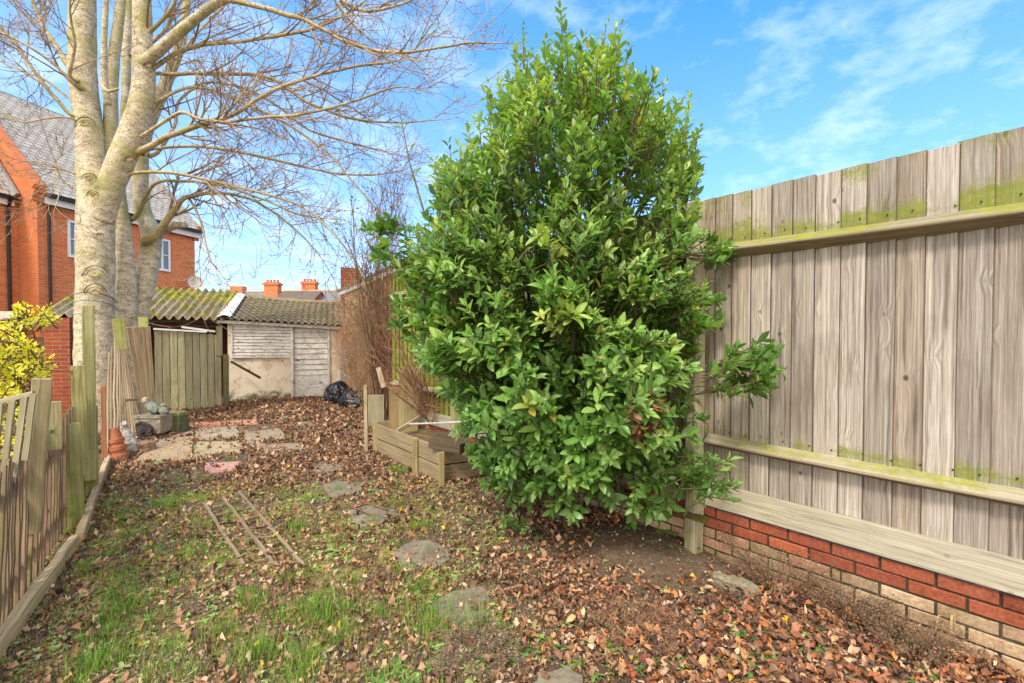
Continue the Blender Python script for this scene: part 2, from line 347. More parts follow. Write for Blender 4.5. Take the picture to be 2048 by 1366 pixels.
def corrug():
    m = M('mossy_asbestos_sheet', .95); ob = m.co('Object'); a = m.noise(ob, 2.2, 7, .7); b = m.noise(ob, 20, 5, .7); at = m.attr()
    c = m.ramp(b, [(.3, (.17, .13, .085)), (.7, (.56, .46, .32))])
    f = m.math('ADD', m.math('ADD', m.math('MULTIPLY', a, .7), m.math('MULTIPLY', b, .4)), m.math('MULTIPLY', at.outputs['Alpha'], .35))
    mc = m.mix(m.rng(m.noise(ob, 6, 4), .4, .6), (.16, .19, .015), (.46, .38, .02))
    c = m.mix(m.rng(f, .66, .76, 0, .9), c, mc); m.col(c); m.bump(m.math('ADD', b, m.rng(f, .62, .78)), .8, .02); return m.m
CORR = corrug()
def tilem():
    m = M('mossy_concrete_pantile', .95); ob = m.co('Object'); at = m.attr(); b = m.noise(ob, 22, 6, .7); a = m.noise(ob, 3, 6, .7)
    c = m.mix(1., m.ramp(b, [(.3, (.15, .11, .065)), (.7, (.42, .34, .23))]), at.outputs['Color'], 'MULTIPLY')
    c = m.mix(m.rng(a, .46, .62, 0, .75), c, (.20, .18, .05)); c = m.mix(m.rng(m.noise(ob, 9, 5), .66, .72), c, (.23, .36, .02)); m.col(c); m.bump(b, .8, .012); return m.m
TILE = tilem()
def render_wall():
    m = M('stained_cream_render', .9); ob = m.co('Object'); sp = m.n('SeparateXYZ'); m.l(ob, sp.inputs[0]); a = m.noise(ob, 2.5, 7, .65); b = m.noise(ob, 25, 5, .7)
    c = m.mix(m.rng(a, .42, .66), (.82, .73, .58), (.62, .45, .30))
    low = m.rng(sp.outputs[2], .0, .55, 1, 0)
    c = m.mix(m.rng(m.math('ADD', m.math('MULTIPLY', low, .42), a), .74, .90), c, (.17, .15, .07))
    sq = m.vor(m.co('Object', (1, 1, .9)), 9); c = m.mix(m.math('MULTIPLY', m.rng(sq, .10, .16, 1, 0), m.rng(a, .44, .50)), c, (.12, .07, .05))
    m.col(c); m.bump(m.math('ADD', a, m.math('MULTIPLY', b, .4)), .6, .015); return m.m
RENDERW = render_wall()
def flaky():
    m = M('flaking_white_boards', .75); uv = m.co('UV', (3, 14, 1)); a = m.noise(uv, 2.4, 7, .7); ob = m.co('Object'); b = m.noise(ob, 5, 6)
    c = m.mix(m.rng(b, .4, .7), (.74, .72, .68), (.58, .53, .48)); c = m.mix(m.rng(a, .565, .59), c, (.22, .15, .10)); m.col(c); m.bump(a, .5, .004); return m.m
FLAKY = flaky()
def soil():
    m = M('garden_soil', .95); ob = m.co('Object'); a = m.noise(ob, 1.4, 7, .65); b = m.noise(ob, 28, 8, .75); v = m.vor(ob, 85)
    c = m.ramp(b, [(.3, (.07, .046, .03)), (.5, (.15, .105, .068)), (.7, (.28, .20, .13))])
    peb = m.math('MULTIPLY', m.rng(v, .10, .2, 1, 0), m.rng(m.noise(ob, 11, 3), .5, .6)); c = m.mix(peb, c, (.42, .36, .27))
    gm = m.rng(m.math('ADD', m.math('MULTIPLY', m.noise(m.co('Object'), 2.1, 5, .7), .7), m.math('MULTIPLY', b, .3)), .48, .57, 0, .9)
    sp = m.n('SeparateXYZ'); m.l(ob, sp.inputs[0])
    zone = m.math('MULTIPLY', m.rng(sp.outputs[0], .1, -1.0), m.rng(sp.outputs[1], 5.6, 4.2))
    c = m.mix(m.math('MULTIPLY', gm, zone), c, m.mix(b, (.20, .19, .035), (.46, .42, .09)))
    m.col(c); m.bump(m.math('ADD', b, m.math('MULTIPLY', peb, .5)), .9, .02); return m.m
SOIL = soil()
def bark():
    m = M('pale_speckled_bark', .9); ob = m.co('Object'); at = m.attr()
    a = m.noise(m.co('Object', (1, 1, 2.2)), 6, 7, .7); sp = m.noise(ob, 90, 3, .6); b = m.noise(ob, 2.2, 5)
    c = m.ramp(a, [(.30, (.14, .10, .06)), (.45, (.42, .345, .235)), (.62, (.70, .61, .46))])
    c = m.mix(m.rng(sp, .54, .60), c, (.82, .76, .62)); c = m.mix(m.rng(m.noise(ob, 38, 3), .56, .62, 0, .65), c, (.13, .10, .07)); c = m.mix(m.rng(m.noise(ob, 4.5, 7, .75), .56, .66, 0, .6), c, (.20, .155, .10))
    vv = m.vor(m.co('Object', (7, 7, 26)), 1.); c = m.mix(m.rng(vv, .07, .16, .85, 0), c, (.10, .075, .05))
    s3 = m.n('SeparateXYZ'); m.l(ob, s3.inputs[0])
    gf = m.math('MULTIPLY', m.rng(b, .42, .66, 0, .75), m.rng(s3.outputs[2], 1.8, 4.2, .25, 1)); c = m.mix(gf, c, m.mix(sp, (.26, .24, .06), (.42, .40, .14)))
    c = m.mix(1., c, at.outputs['Color'], 'MULTIPLY'); m.col(c); m.bump(m.math('ADD', a, m.math('MULTIPLY', sp, .3)), .7, .02); return m.m
BARK = bark()
TWIG = vcol('twig_bark', .8, .3, 60)
TERRA = plain('terracotta', (.48, .17, .08), .85, (.32, .12, .06), 14)
PLASTIC = plain('black_plastic_bag', (.012, .012, .014), .22, (.02, .02, .022), 6, .5, spec=.6, dist=.05)
SLABM = vcol('paving_slab_stone', .9, .5, 22)
PIPE = plain('white_plastic_tube', (.7, .69, .66), .5)
CORD = plain('teal_twine', (.05, .20, .18), .8)
DARK = plain('dark_wire', (.03, .025, .02), .7)

# ------------------------------------------------------------------ ground
def axis_coords(a, b, step, far, n=16):
    c = list(np.arange(a, b + 1e-6, step)); t = list(np.geomspace(.3, far, n))
    return [a - x for x in reversed(t)] + c + [b + x for x in t]
xs = axis_coords(-8.5, 3.2, .05, 600); ys = axis_coords(.4, 13, .06, 600)
nx, ny = len(xs), len(ys)
gv = []
for y in ys:
    for x in xs: gv.append((x, y, gz(x, y) + (.012 * noise.noise(Vector((x * 11, y * 11, 9))) if -9 < x < 3.3 and y < 13 else 0)))
gf = [(j * nx + i, j * nx + i + 1, (j + 1) * nx + i + 1, (j + 1) * nx + i) for j in range(ny - 1) for i in range(nx - 1)]
me = bpy.data.meshes.new('ground'); me.from_pydata(gv, [], gf); me.polygons.foreach_set('use_smooth', [True] * len(gf))
link('ground', me, SOIL)['kind'] = 'structure'

# ------------------------------------------------------------------ right fence on brick wall
FP = Vector((1.318, 3.195, 0)); FD = Vector((-.661, .750, 0)).normalized(); FN = Vector((FD.y, -FD.x, 0))   # FN points away from the camera
if FN.dot(FP) < 0: FN = -FN
def FL(t, z, d=0.): return FP + FD * t + FN * d + Vector((0, 0, z))
fence = empty('board_fence', FL(0, 0), 'tall grey closeboard fence on the right with mossy rails, standing on a low brick wall', 'fence')
wallT = .36
mb = MB(); t = -2.6; k = 0
while t < 4.75:
    wdt = random.uniform(.112, .127); top = 2.52 + random.uniform(-.007, .007) - .012 * max(t, 0); g = random.uniform(.74, 1.16); warm = random.uniform(-.03, .06)
    far = max(0, min(1, (t - 1.2) / 2.2)); cc = (g * (1 + warm) * (1 - .1 * far), g * (1 + .22 * far), g * (1 - warm) * (1 - .6 * far))
    rm = random.uniform(-.1, .12)
    def ms(kk, far=far, rm=rm, t=t):
        z = .52 + kk * 2; v = rm * 1.6 + .42 * far + .14 * max(0, min(1, (t + 1) / 1.6)) + (.16 if z > 2.2 else 0)
        v += .52 * max(0, 1 - abs(z - 2.21) / .12) + .42 * max(0, 1 - abs(z - .90) / .08) + .14 * max(0, (z - 2.4) / .1)
        if z < .85: v += .10
        return v
    mb.beam(FL(t + wdt / 2, .51, .036 + random.uniform(-.002, .002)), FL(t + wdt / 2, top, .036 + random.uniform(-.002, .002)), wdt + .010, .006, FD + FN * .125, segs=26, jit=.0008, col=cc, moss=ms)
    mb.beam(FL(t - .0055, .51, .031), FL(t - .0055, top - .004, .031), .014, .003, FN, segs=8, jit=.0006, col=(.30, .27, .24), moss=-.3)  # dark strip on each board edge: painted shadow line of the overlap
    t += wdt
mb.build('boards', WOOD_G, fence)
def rail(z, hgt, dep, tag_='rail', a=-2.6, b=4.7):
    for (s0, s1) in ((a, -.07), (.07, 2.9), (3.05, b)):
        q = MB(); nS = 14
        sag = lambda x: -.012 * math.sin(math.pi * x)
        # triangular-looking arris rail: wider foot against the boards, sloping top
        for i in range(nS):
            pass
        f_ = []
        prof = [(.030, -hgt * .62), (-dep, -.012), (-dep, .004), (.030, hgt * .62)]
        b_ = len(q.v)
        for i in range(nS + 1):
            x = i / nS; tt = s0 + (s1 - s0) * x; mo = (.34 if z > 2 else .24) + .5 * noise.noise(Vector((tt * 2, z, 0)))
            for ip, (d, dz) in enumerate(prof):
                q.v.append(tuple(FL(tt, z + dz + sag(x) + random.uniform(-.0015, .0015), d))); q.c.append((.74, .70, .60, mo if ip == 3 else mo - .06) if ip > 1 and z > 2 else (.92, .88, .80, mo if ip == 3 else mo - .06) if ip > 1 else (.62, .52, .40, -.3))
        cr_ = [0, .05, .1, .16, .22]; ou = random.random() * 9
        for i in range(nS):
            for k_ in range(4):
                A = b_ + 4 * i; q.f.append((A + k_, A + (k_ + 1) % 4, A + 4 + (k_ + 1) % 4, A + 4 + k_))
                u0 = ou + (s1 - s0) * i / nS; u1 = ou + (s1 - s0) * (i + 1) / nS; q.uv.append([(u0, cr_[k_]), (u0, cr_[k_ + 1]), (u1, cr_[k_ + 1]), (u1, cr_[k_])])
        q.f.append((b_ + 3, b_ + 2, b_ + 1, b_)); q.uv.append([(0, 0)] * 4); e_ = b_ + 4 * nS; q.f.append((e_, e_ + 1, e_ + 2, e_ + 3)); q.uv.append([(0, 0)] * 4)
        bevel(q.build('rail', WOOD_RAIL, fence))
rail(2.14, .084, .062); rail(.83, .072, .05)
for (a, b) in ((-2.6, -.06), (.06, 2.9), (3.05, 4.7)):
    q = MB(); q.beam(FL(a, .452, .012), FL(b, .452, .012), .165, .030, (0, 0, 1), segs=20, col=(1.02, 1.02, .98), moss=.03, jit=.001); bevel(q.build('gravel_board', WOOD_RAIL, fence))
for tt, top, col_ in ((0., 2.50, (1, .98, .86)), (2.98, 2.30, (.9, .95, .6)), (-2.66, 2.50, (1, 1, .9))):
    q = MB(); q.beam(FL(tt, -.1, -.035), FL(tt, top, -.035), .098, .098, FD + FN * .25, segs=12, jit=.002, col=col_, moss=lambda kk: .28 - .5 * kk if kk < .5 else 0.)
    bevel(q.build('post', WOOD_RAIL, fence), .012)
q = MB(); q.lathe(V3(0, 0, 0), [(.0045, 0), (.0045, .003), (0, .0035)], 6, axis=-FN, col=(.2, .1, .05)); nail0 = q.build('nail', DARK, fence)
nail0.data.transform(__import__('mathutils').Matrix.Translation(fence.location)); tn = -2.0; first_nail = True
while tn < 2.2:
    for zz in (2.215, .90):
        nl_ = nail0 if first_nail else nail0.copy()
        if not first_nail: COL.objects.link(nl_); nl_.parent = fence
        first_nail = False; nl_.location = FL(tn + random.uniform(-.03, .03), zz + random.uniform(-.008, .008), .024) - Vector(fence.location)
    tn += .12
wall = empty('garden_wall', FL(0, 0), 'low brick wall under the right hand fence, red courses over cream ones', 'wall')
q = MB(); q.beam(FL(-2.6, wallT / 2 - .12, .075), FL(4.72, wallT / 2 - .12, .075), wallT + .22, .085, (0, 0, 1), col=(.07, .06, .04), moss=.3); q.build('mortar_core', STONE, wall)
q = MB(); ch = .0735
for row in range(6):
    z = wallT - .005 - ch * (row + .5); t = -2.6 + (.112 if row % 2 else 0)
    while t < 4.6:
        ln = .225
        if row < 2: base = random.choice([(.44, .125, .065), (.50, .15, .08), (.36, .10, .055), (.40, .12, .07)])
        else: base = random.choice([(.60, .42, .27), (.66, .48, .31), (.55, .37, .24), (.50, .36, .22), (.58, .34, .22)])
        if t > 1.6 and row < 2: base = random.choice([(.36, .09, .05), (.45, .25, .16)])
        g = random.uniform(.72, 1.1) * (.88 if row > 3 else 1); d = random.uniform(-.004, .004) + (0.004 if row >= 2 else 0)
        q.beam(FL(t + .005, z + random.uniform(-.002, .002), .047 + d), FL(t + ln - .006, z + random.uniform(-.002, .002), .047 + d), ch - .011, .05, (0, 0, 1), segs=5, jit=.003 if row >= 2 else .0012, col=tuple(x * g for x in base), moss=random.choice([-.2, -.1, .0, .12]) - (.2 if row < 2 else 0) + (.12 if row > 3 else 0))
        t += ln
bevel(q.build('bricks', BRICKS, wall), .004)
q = MB(); a = FL(1.55, .26, -.02); b = FL(-.12, .30, -.09); q.beam(a, b, .045, .03, (0, 0, 1), segs=6, jit=.003, col=(.6, .55, .45), moss=.2)
tag(bevel(q.build('timber_batten', WOOD_D)), 'thin dark wooden batten lying along the low brick wall behind the fence post', 'batten')

# ------------------------------------------------------------------ shed and outbuildings
SL = Vector((-6.51, 10.3, 0)); SR = Vector((-4.28, 11.2, 0)); SD = (SR - SL).normalized(); SN = Vector((-SD.y, SD.x, 0))   # SN = backwards
SW = (SR - SL).length
def S(s, z, d=0.): return SL + SD * s + SN * d + Vector((0, 0, z))
def s_at(px, d=0.):        # distance along the shed front whose point is seen in column px
    u = (px - 1024) / F_PX; o = SL + SN * d; return (u * o.y - o.x) / (SD.x - u * SD.y)
def eave(s): return 1.86 - .055 * s
shed = empty('garden_shed', SL, 'old white garden shed with boarded window, plank door and mossy pantile roof', 'shed')
sd0, sd1 = s_at(587), s_at(655); sw0, sw1 = s_at(466), s_at(583)
q = MB()
def wallpanel(s0, s1, z0, z1a, z1b, d=0., th=.1):
    q.grid(lambda u, v: S(s0 + (s1 - s0) * u, z0 + (z1a + (z1b - z1a) * u - z0) * v, d), max(2, int((s1 - s0) / .1)), 14)
    q.poly([S(s0, z0, d), S(s0, z0, d + th), S(s0, z1a, d + th), S(s0, z1a, d)]); q.poly([S(s1, z0, d), S(s1, z1b, d), S(s1, z1b, d + th), S(s1, z0, d + th)])
wallpanel(0, sd0, -.05, eave(0) - .02, eave(sd0) - .02); wallpanel(sd1, SW, -.05, eave(sd1) - .02, eave(SW) - .02)
q.poly([S(SW, -.05), S(SW, eave(SW)), S(SW, 2.3, 1.8), S(SW, -.05, 1.8)]); q.poly([S(0, -.05, 1.8), S(SW, -.05, 1.8), S(SW, 2.3, 1.8), S(0, 2.3, 1.8)])
q.poly([S(0, -.05), S(0, -.05, 1.8), S(0, 2.3, 1.8), S(0, eave(0))]); q.poly([S(sd0, 1.7, .05), S(sd1, 1.7, .05), S(sd1, 1.85, .05), S(sd0, 1.85, .05)])
q.build('wall', RENDERW, shed)
zt, zb = 1.73, 1.06
wn = MB(); nb = 9
for i in range(nb):
    z0 = zb + (zt - zb) * i / nb
    wn.beam(S(sw0, z0 + .036, -.012), S(sw1, z0 + .036 - .02, -.012), (zt - zb) / nb - .010, .012, Vector((0, 0, 1)) + SN * .2, segs=5, jit=.001)
bk_ = MB(); bk_.poly([S(sw0, zb, -.001), S(sw1, zb, -.001), S(sw1, zt, -.001), S(sw0, zt, -.001)]); bk_.build('backing', DARK, shed)
wo = wn.build('boarded_window', FLAKY, shed)
fr = MB(); fr.beam(S(sw0 - .03, zb - .03, -.03), S(sw1, zb - .05, -.03), .045, .05, (0, 0, 1)); fr.beam(S(sw0 - .02, zb - .03, -.02), S(sw0 - .02, zt + .03, -.02), .035, .04, SD); fr.beam(S(sw0 - .02, zt + .02, -.02), S(sw1, zt, -.02), .04, .04, (0, 0, 1))
fr.build('window_frame', FLAKY, wo)
df = MB(); df.beam(S(sd0 - .03, 0, -.03), S(sd0 - .03, 1.76, -.03), .06, .07, SD); df.beam(S(sd1 + .02, 0, -.02), S(sd1 + .02, 1.72, -.02), .055, .06, SD); df.beam(S(sd0, 1.75, -.02), S(sd1, 1.73, -.02), .06, .05, (0, 0, 1)); dfo = bevel(df.build('door_frame', FLAKY, shed))
dr = MB(); nb = 13; dr.poly([S(sd0, 0, .035), S(sd1, 0, .035), S(sd1, 1.74, .035), S(sd0, 1.74, .035)])
for i in range(nb):
    a, b = .03 + 1.69 * i / nb, .03 + 1.69 * (i + 1) / nb
    if i in (1, 2, 3): continue
    dr.beam(S(sd0 + .01, (a + b) / 2, .02), S(sd1 - .01, (a + b) / 2, .02), b - a - .012, .015, Vector((0, 0, 1)) + SN * .2, segs=5, jit=.001)
dr.beam(S(sd0 + .01, .34, .025), S(sd1 - .01, .34, .025), .42, .02, (0, 0, 1)); dr.beam(S(sd0 + .01, .09, .02), S(sd1 - .01, .09, .02), .12, .03, (0, 0, 1))
dro = dr.build('door', FLAKY, shed)
hd = MB(); hd.tube([S(sd0 + .07, .93, -.01), S(sd0 + .07, .93, -.05), S(sd0 + .12, .93, -.05)], .012, 6); hd.build('handle', DARK, dro)
fa = MB(); fa.beam(S(-.18, eave(-.18) - .03, -.12), S(SW + .05, eave(SW) - .03, -.12), .07, .025, (0, 0, 1), segs=8, jit=.004, col=(.9, .8, .7)); bevel(fa.build('fascia', FLAKY, shed))
# pantile roof: each course a wavy strip lapping the next
rf = MB(); courses = 9; depth = 1.95; rise = .66; tw = .145; n_t = int((SW + .35) / tw)
for c_ in range(courses):
    d0 = -.2 + depth * c_ / courses; d1 = -.2 + depth * (c_ + 1) / courses + .06
    def fn(u, v, d0=d0, d1=d1, c_=c_):
        s = -.12 + (SW + .30) * u; ph = s / tw * 2 * math.pi; zz = eave(s) + .015 + rise * (d0 + .2 + (d1 - d0) * v) / depth
        w_ = .028 * math.sin(ph) + .008 * math.sin(2 * ph + 1); sag = -.04 * math.sin(math.pi * u) * (c_ / courses)
        return S(s, zz + w_ + sag + .032 * (1 - v) + .008 * noise.noise(Vector((round(s / tw) * 3.1, c_ * 2.3, 0))), d0 + (d1 - d0) * v)
    rf.grid(fn, n_t * 8, 2, col=(1, 1, 1, 0))
    rf.grid(lambda u, v: fn(u, 0) - Vector((0, 0, .022 * v)), n_t * 8, 1, col=(.35, .33, .3, 0))
rf.build('pantile_roof', TILE, shed, smooth=True)
rg = MB(); rg.tube([S(s, 2.55 - .055 * s - .03 * math.sin(math.pi * s / SW) + .02 * noise.noise(Vector((s * 5, 0, 0))), 1.76) for s in np.linspace(-.1, SW + .12, 24)], .07, 8, rough=.3); rg.build('ridge', TILE, shed, smooth=True)
# corrugated roof store
LX = -3.05
store = empty('outbuilding', S(LX, 0), 'low brick outbuilding left of the white shed under a mossy corrugated sheet roof', 'outbuilding')
cr_ = MB(); nw = 22
def cfn(u, v):
    s = LX - .15 + (-LX + .1) * u; return S(s, 1.90 + .012 * (-s) + .78 * v + .042 * math.sin(s / .165 * 2 * math.pi), -.25 + 1.95 * v)
cr_.grid(cfn, nw * 10, 18)
for i, p in enumerate(cr_.v): cr_.c[i] = (1, 1, 1, .25 + .35 * ((i // (nw * 10 + 1)) / 18) - .12 * math.sin((i % (nw * 10 + 1)) / (nw * 10) * 3.15 / .165 * 2 * math.pi) )
co_ = cr_.build('corrugated_roof', CORR, store, smooth=True)
sm = co_.modifiers.new('solid', 'SOLIDIFY'); sm.thickness = .012
fl = MB(); fl.grid(lambda u, v: S(-.15 + .26 * u, 1.93 + .66 * v + .05 * math.sin(u * 3.1) + .012 * math.sin(v * 55), -.27 + 1.95 * v), 6, 40); fo = fl.build('flashing', WHITE, store, smooth=True)
q = MB(); 
def bw(s0, s1, z0, z1, d):   # brick sheet with metric uv
    q.poly([S(s0, z0, d), S(s1, z0, d), S(s1, z1, d), S(s0, z1, d)], [(s0, z0), (s1, z0), (s1, z1), (s0, z1)])
bw(LX, 0, -.05, 2.5, 1.6); bw(LX + .9, -.1, 1.7, 1.86, .1)
q.poly([S(LX, -.05, 0), S(LX, -.05, 1.6), S(LX, 2.5, 1.6), S(LX, 1.8, 0)], [(0, 0), (1.6, 0), (1.6, 2.5), (0, 1.9)]); q.poly([S(0, -.05, 0), S(0, -.05, 1.6), S(0, 2.5, 1.6), S(0, 1.8, 0)], [(0, 0), (1.6, 0), (1.6, 2.5), (0, 1.9)])
q.build('wall', BR_DARK, store)
q = MB(); a = P(125, 700, 8.5); a.z = 0
def bbox(q, c, wx, wy, z0, z1, ax=SD):
    ay = Vector((-ax.y, ax.x, 0)); p = [c + ax * sx * wx / 2 + ay * sy * wy / 2 for sx, sy in ((-1, -1), (1, -1), (1, 1), (-1, 1))]
    for i in range(4):
        A, B = p[i], p[(i + 1) % 4]; l_ = (B - A).length
        q.poly([A + V3(0, 0, z0), B + V3(0, 0, z0), B + V3(0, 0, z1), A + V3(0, 0, z1)], [(0, z0), (l_, z0), (l_, z1), (0, z1)])
    q.poly([x + V3(0, 0, z1) for x in p], [(0, 0), (wx, 0), (wx, wy), (0, wy)])
bbox(q, a, .36, .34, -.05, 1.86); q.build('pier', BR_OLD, store)
q = MB(); q.beam(S(LX, 1.84, -.06), S(-.05, 1.84, -.06), .07, .04, (0, 0, 1), segs=6, jit=.003, col=(.8, .8, .8)); q.build('eaves_beam', WOOD_D, store)
gw = empty('brick_wall', P(0, 700, 9.2) * 1, 'dark damp brick garden wall behind the yellow shrub at the far left', 'wall'); gw.location.z = 0
q = MB(); c0 = P(-160, 700, 8.9); c1 = P(104, 700, 8.95); c0.z = c1.z = 0; bbox(q, (c0 + c1) / 2, (c1 - c0).length, .22, -.05, 1.50, (c1 - c0).normalized()); q.build('wall', BR_DARK, gw)
q = MB(); c0 = P(-200, 640, 9.6); c1 = P(38, 640, 9.6); q2 = MB(); c0.z = c1.z = 0; bbox(q, (c0 + c1) / 2, (c1 - c0).length, .25, 0, 1.85, V3(1, 0, 0))
bw2 = empty('brick_wall', (c0 + c1) / 2, 'short pale coped brick wall showing above the yellow shrub at the left edge', 'wall'); q.build('wall', BR_OLD, bw2)
q = MB(); q.grid(lambda u, v: V3(c0.x + (c1.x - c0.x) * u + .05, 9.35 + .5 * v, 1.86 + .18 * (1 - abs(2 * v - 1)) + .0 * u), 8, 4, col=(.50, .38, .30, 0)); q.build('coping', STONE, bw2)

# panel fence between shed and slatted fence
pf = empty('fence_panel', P(378, 800, 9.2) * 1, 'weathered green vertical board fence panel left of the white shed', 'fence'); pf.location.z = 0
A0 = V3(-7.12, 8.95, 0); A1 = V3(-6.14, 9.5, 0); AD = (A1 - A0).normalized(); AN = V3(-AD.y, AD.x, 0); AL = (A1 - A0).length
q = MB(); nb = 9
for i in range(nb):
    s = (i + .5) / nb * AL; g = random.uniform(.68, 1.2)
    q.beam(A0 + AD * s + V3(0, 0, .02), A0 + AD * s + V3(0, 0, 1.63 - .012 * i + random.uniform(-.01, .01)) + AN * random.uniform(-.005, .005), AL / nb - .012, .014, AD + AN * .16, segs=8, jit=.002, col=(g, g * 1.02, g * .95), moss=lambda k: .28 - .35 * k + random.uniform(-.08, .08))
q.build('boards', WOOD_M, pf); q = MB(); q.beam(A0 + AN * .04 + V3(0, 0, .4), A1 + AN * .04 + V3(0, 0, .4), .1, .03, (0, 0, 1), col=(.4, .4, .4)); q.build('rail', WOOD_D, pf); q = MB(); q.beam(A0 + AN * .04 + V3(0, 0, 1.3), A1 + AN * .04 + V3(0, 0, 1.3), .1, .03, (0, 0, 1), col=(.4, .4, .4)); q.build('rail', WOOD_D, pf)
q = MB(); q.beam(A1 + AD * .08 + V3(0, 0, -.05), A1 + AD * .08 + V3(0, 0, 1.12), .10, .10, AD, segs=6, jit=.004, col=(.45, .42, .35), moss=.25); q.build('post', WOOD_M, pf)
q = MB(); q.beam(A1 - AD * .03 + V3(0, 0, 1.1), A1 - AD * .03 + V3(0, 0, 1.72), .10, .08, AD, segs=3, col=(.8, .8, .7)); q.build('post', WOOD_M, pf)
q = MB(); q.beam(A0 - AN * .05 + V3(0, 0, 1.66), A1 - AN * .05 - AD * .25 + V3(0, 0, 1.60), .035, .02, (0, 0, 1), col=(1.3, 1.3, 1.25)); q.beam(A0 + AD * .45 - AN * .03 + V3(0, 0, 1.70), A1 - AN * .03 - AD * .1 + V3(0, 0, 1.61), .04, .02, (0, 0, 1)); q.build('top_batten', WHITE, pf)
q = MB(); q.beam(P(462, 723, 10.1), P(521, 756, 10.15), .05, .025, (0, 0, 1), segs=3, jit=.003, col=(.7, .6, .5)); 
tag(q.build('timber_batten', WOOD_D), 'dark stick leaning diagonally across the white shed wall below its boarded window', 'batten')

# outbuilding on the right boundary + dead creeper
ob2 = empty('outbuilding', FL(6, 0), 'tan brick outbuilding right of the shed with a white sloping bargeboard', 'outbuilding')
OA = V3(-4.18, 11.3, 0); OB = V3(-1.85, 7.9, 0); OD = (OB - OA).normalized(); ON = V3(-OD.y, OD.x, 0)
if ON.x < 0: ON = -ON
OLn = (OB - OA).length; za = 2.58; zb_ = 2.72; q = MB()
hwq = lambda A, B, ya, yb: q.poly([A - V3(0, 0, .05), B - V3(0, 0, .05), B + V3(0, 0, yb), A + V3(0, 0, ya)], [(0, 0), ((B - A).length, 0), ((B - A).length, yb), (0, ya)])
hwq(OA, OB, za, zb_); hwq(OB, OB + ON * 3, zb_, zb_ + .8); hwq(OA + ON * 3, OA, za + .8, za); q.build('wall', BR_TAN, ob2)
q = MB(); q.beam(OA - OD * .45 + V3(0, 0, za + .02) - ON * .05, OB + V3(0, 0, zb_ + .04) - ON * .05, .13, .03, (0, 0, 1), segs=4); q.build('bargeboard', WHITE, ob2)
q = MB(); q.poly([OA - OD * .5 - ON * .1 + V3(0, 0, za + .1), OB + OD * .1 - ON * .1 + V3(0, 0, zb_ + .12), OB + OD * .1 + ON * 3 + V3(0, 0, zb_ + .95), OA - OD * .5 + ON * 3 + V3(0, 0, za + .9)]); o = q.build('roof', TILE, ob2); o.modifiers.new('s', 'SOLIDIFY').thickness = .05
q = MB(); c = P(703, 600, 12.5); c.z = 0; bbox(q, c, .55, .5, 2.0, 3.35); q.build('chimney', BR_OLD, ob2)

# ------------------------------------------------------------------ houses
hd_ = V3(.225, .974, 0).normalized(); hp = V3(-hd_.y, hd_.x, 0)
E0 = V3(-14.7, 14.0, 0); E1 = E0 + hd_ * 5.35; ze = 6.2; zr = 10.1; run = 3.65
house = empty('brick_house', E0, 'orange brick house with steep slate roof and white windows behind the bare tree', 'house')
def hw(q, A, B, z0, z1, uo=0): l_ = (B - A).length; q.poly([A + V3(0, 0, z0), B + V3(0, 0, z0), B + V3(0, 0, z1), A + V3(0, 0, z1)], [(uo, z0), (uo + l_, z0), (uo + l_, z1), (uo, z1)])
q = MB(); hw(q, E0, E1, -.1, ze); bk0 = E0 + hp * run * 2; bk1 = E1 + hp * run * 2; hw(q, bk1, bk0, -.1, ze); 
q.poly([E1 + V3(0, 0, -.1), bk1 + V3(0, 0, -.1), bk1 + V3(0, 0, ze), E1 + hp * run + V3(0, 0, zr), E1 + V3(0, 0, ze)], [(0, 0), (7.3, 0), (7.3, ze), (run, zr), (0, ze)])
q.build('wall', BR_HOUSE, house)
q = MB(); q.poly([E0 + V3(0, 0, -.1), E0 + V3(0, 0, ze + .1), E0 + hp * run + V3(0, 0, zr + .12), bk0 + V3(0, 0, ze), bk0 + V3(0, 0, -.1)], [(0, 0), (0, ze), (run, zr), (7.3, ze), (7.3, 0)])
for k in range(4): q.beam(E0 - hd_ * .02 - hp * (.04 + .05 * k) + V3(0, 0, ze - .55 + .12 * k), E0 - hd_ * .02 - hp * (.04 + .05 * k) + V3(0, 0, ze - .43 + .12 * k), .12, .3, hp, col=(1, 1, 1))
q.build('gable_wall', BR_HOUSE2, house)
q = MB(); q.beam(E0 - hd_ * .05 - hp * .2 + V3(0, 0, ze - .15), E0 - hd_ * .05 + hp * run + V3(0, 0, zr + .16), .16, .3, V3(0, 0, 1)); q.build('verge', BR_HOUSE2, house)
for k in range(4): q = MB()
q = MB()
for k in range(5): q.beam(E1 + hd_ * .02 - hp * (.03 + .05 * k) + V3(0, 0, ze - .7 + .12 * k), E1 + hd_ * .02 - hp * (.03 + .05 * k) + V3(0, 0, ze - .58 + .12 * k), .12, .24, hp)
q.build('corbel', BR_HOUSE2, house)
sl = math.hypot(run + .3, zr - ze + .3)
q = MB(); a = E0 + hd_ * .1 - hp * .3 + V3(0, 0, ze - .28); b = E1 + hd_ * .15 - hp * .3 + V3(0, 0, ze - .28); c = E1 + hd_ * .15 + hp * run + V3(0, 0, zr); d = E0 + hd_ * .1 + hp * run + V3(0, 0, zr)
q.poly([a, b, c, d], [(0, 0), (5.4, 0), (5.4, sl), (0, sl)]); q.poly([d, c, bk1 + hp * .3 + V3(0, 0, ze - .28), bk0 + hp * .3 + V3(0, 0, ze - .28)], [(0, 0), (5.4, 0), (5.4, sl), (0, sl)])
o = q.build('roof', SLATE, house); o.modifiers.new('s', 'SOLIDIFY').thickness = .06
q = MB(); q.beam(a - V3(0, 0, .06) - hp * .02, b - V3(0, 0, .06) - hp * .02, .11, .11, hp); q.build('gutter', BLACKPL, house)
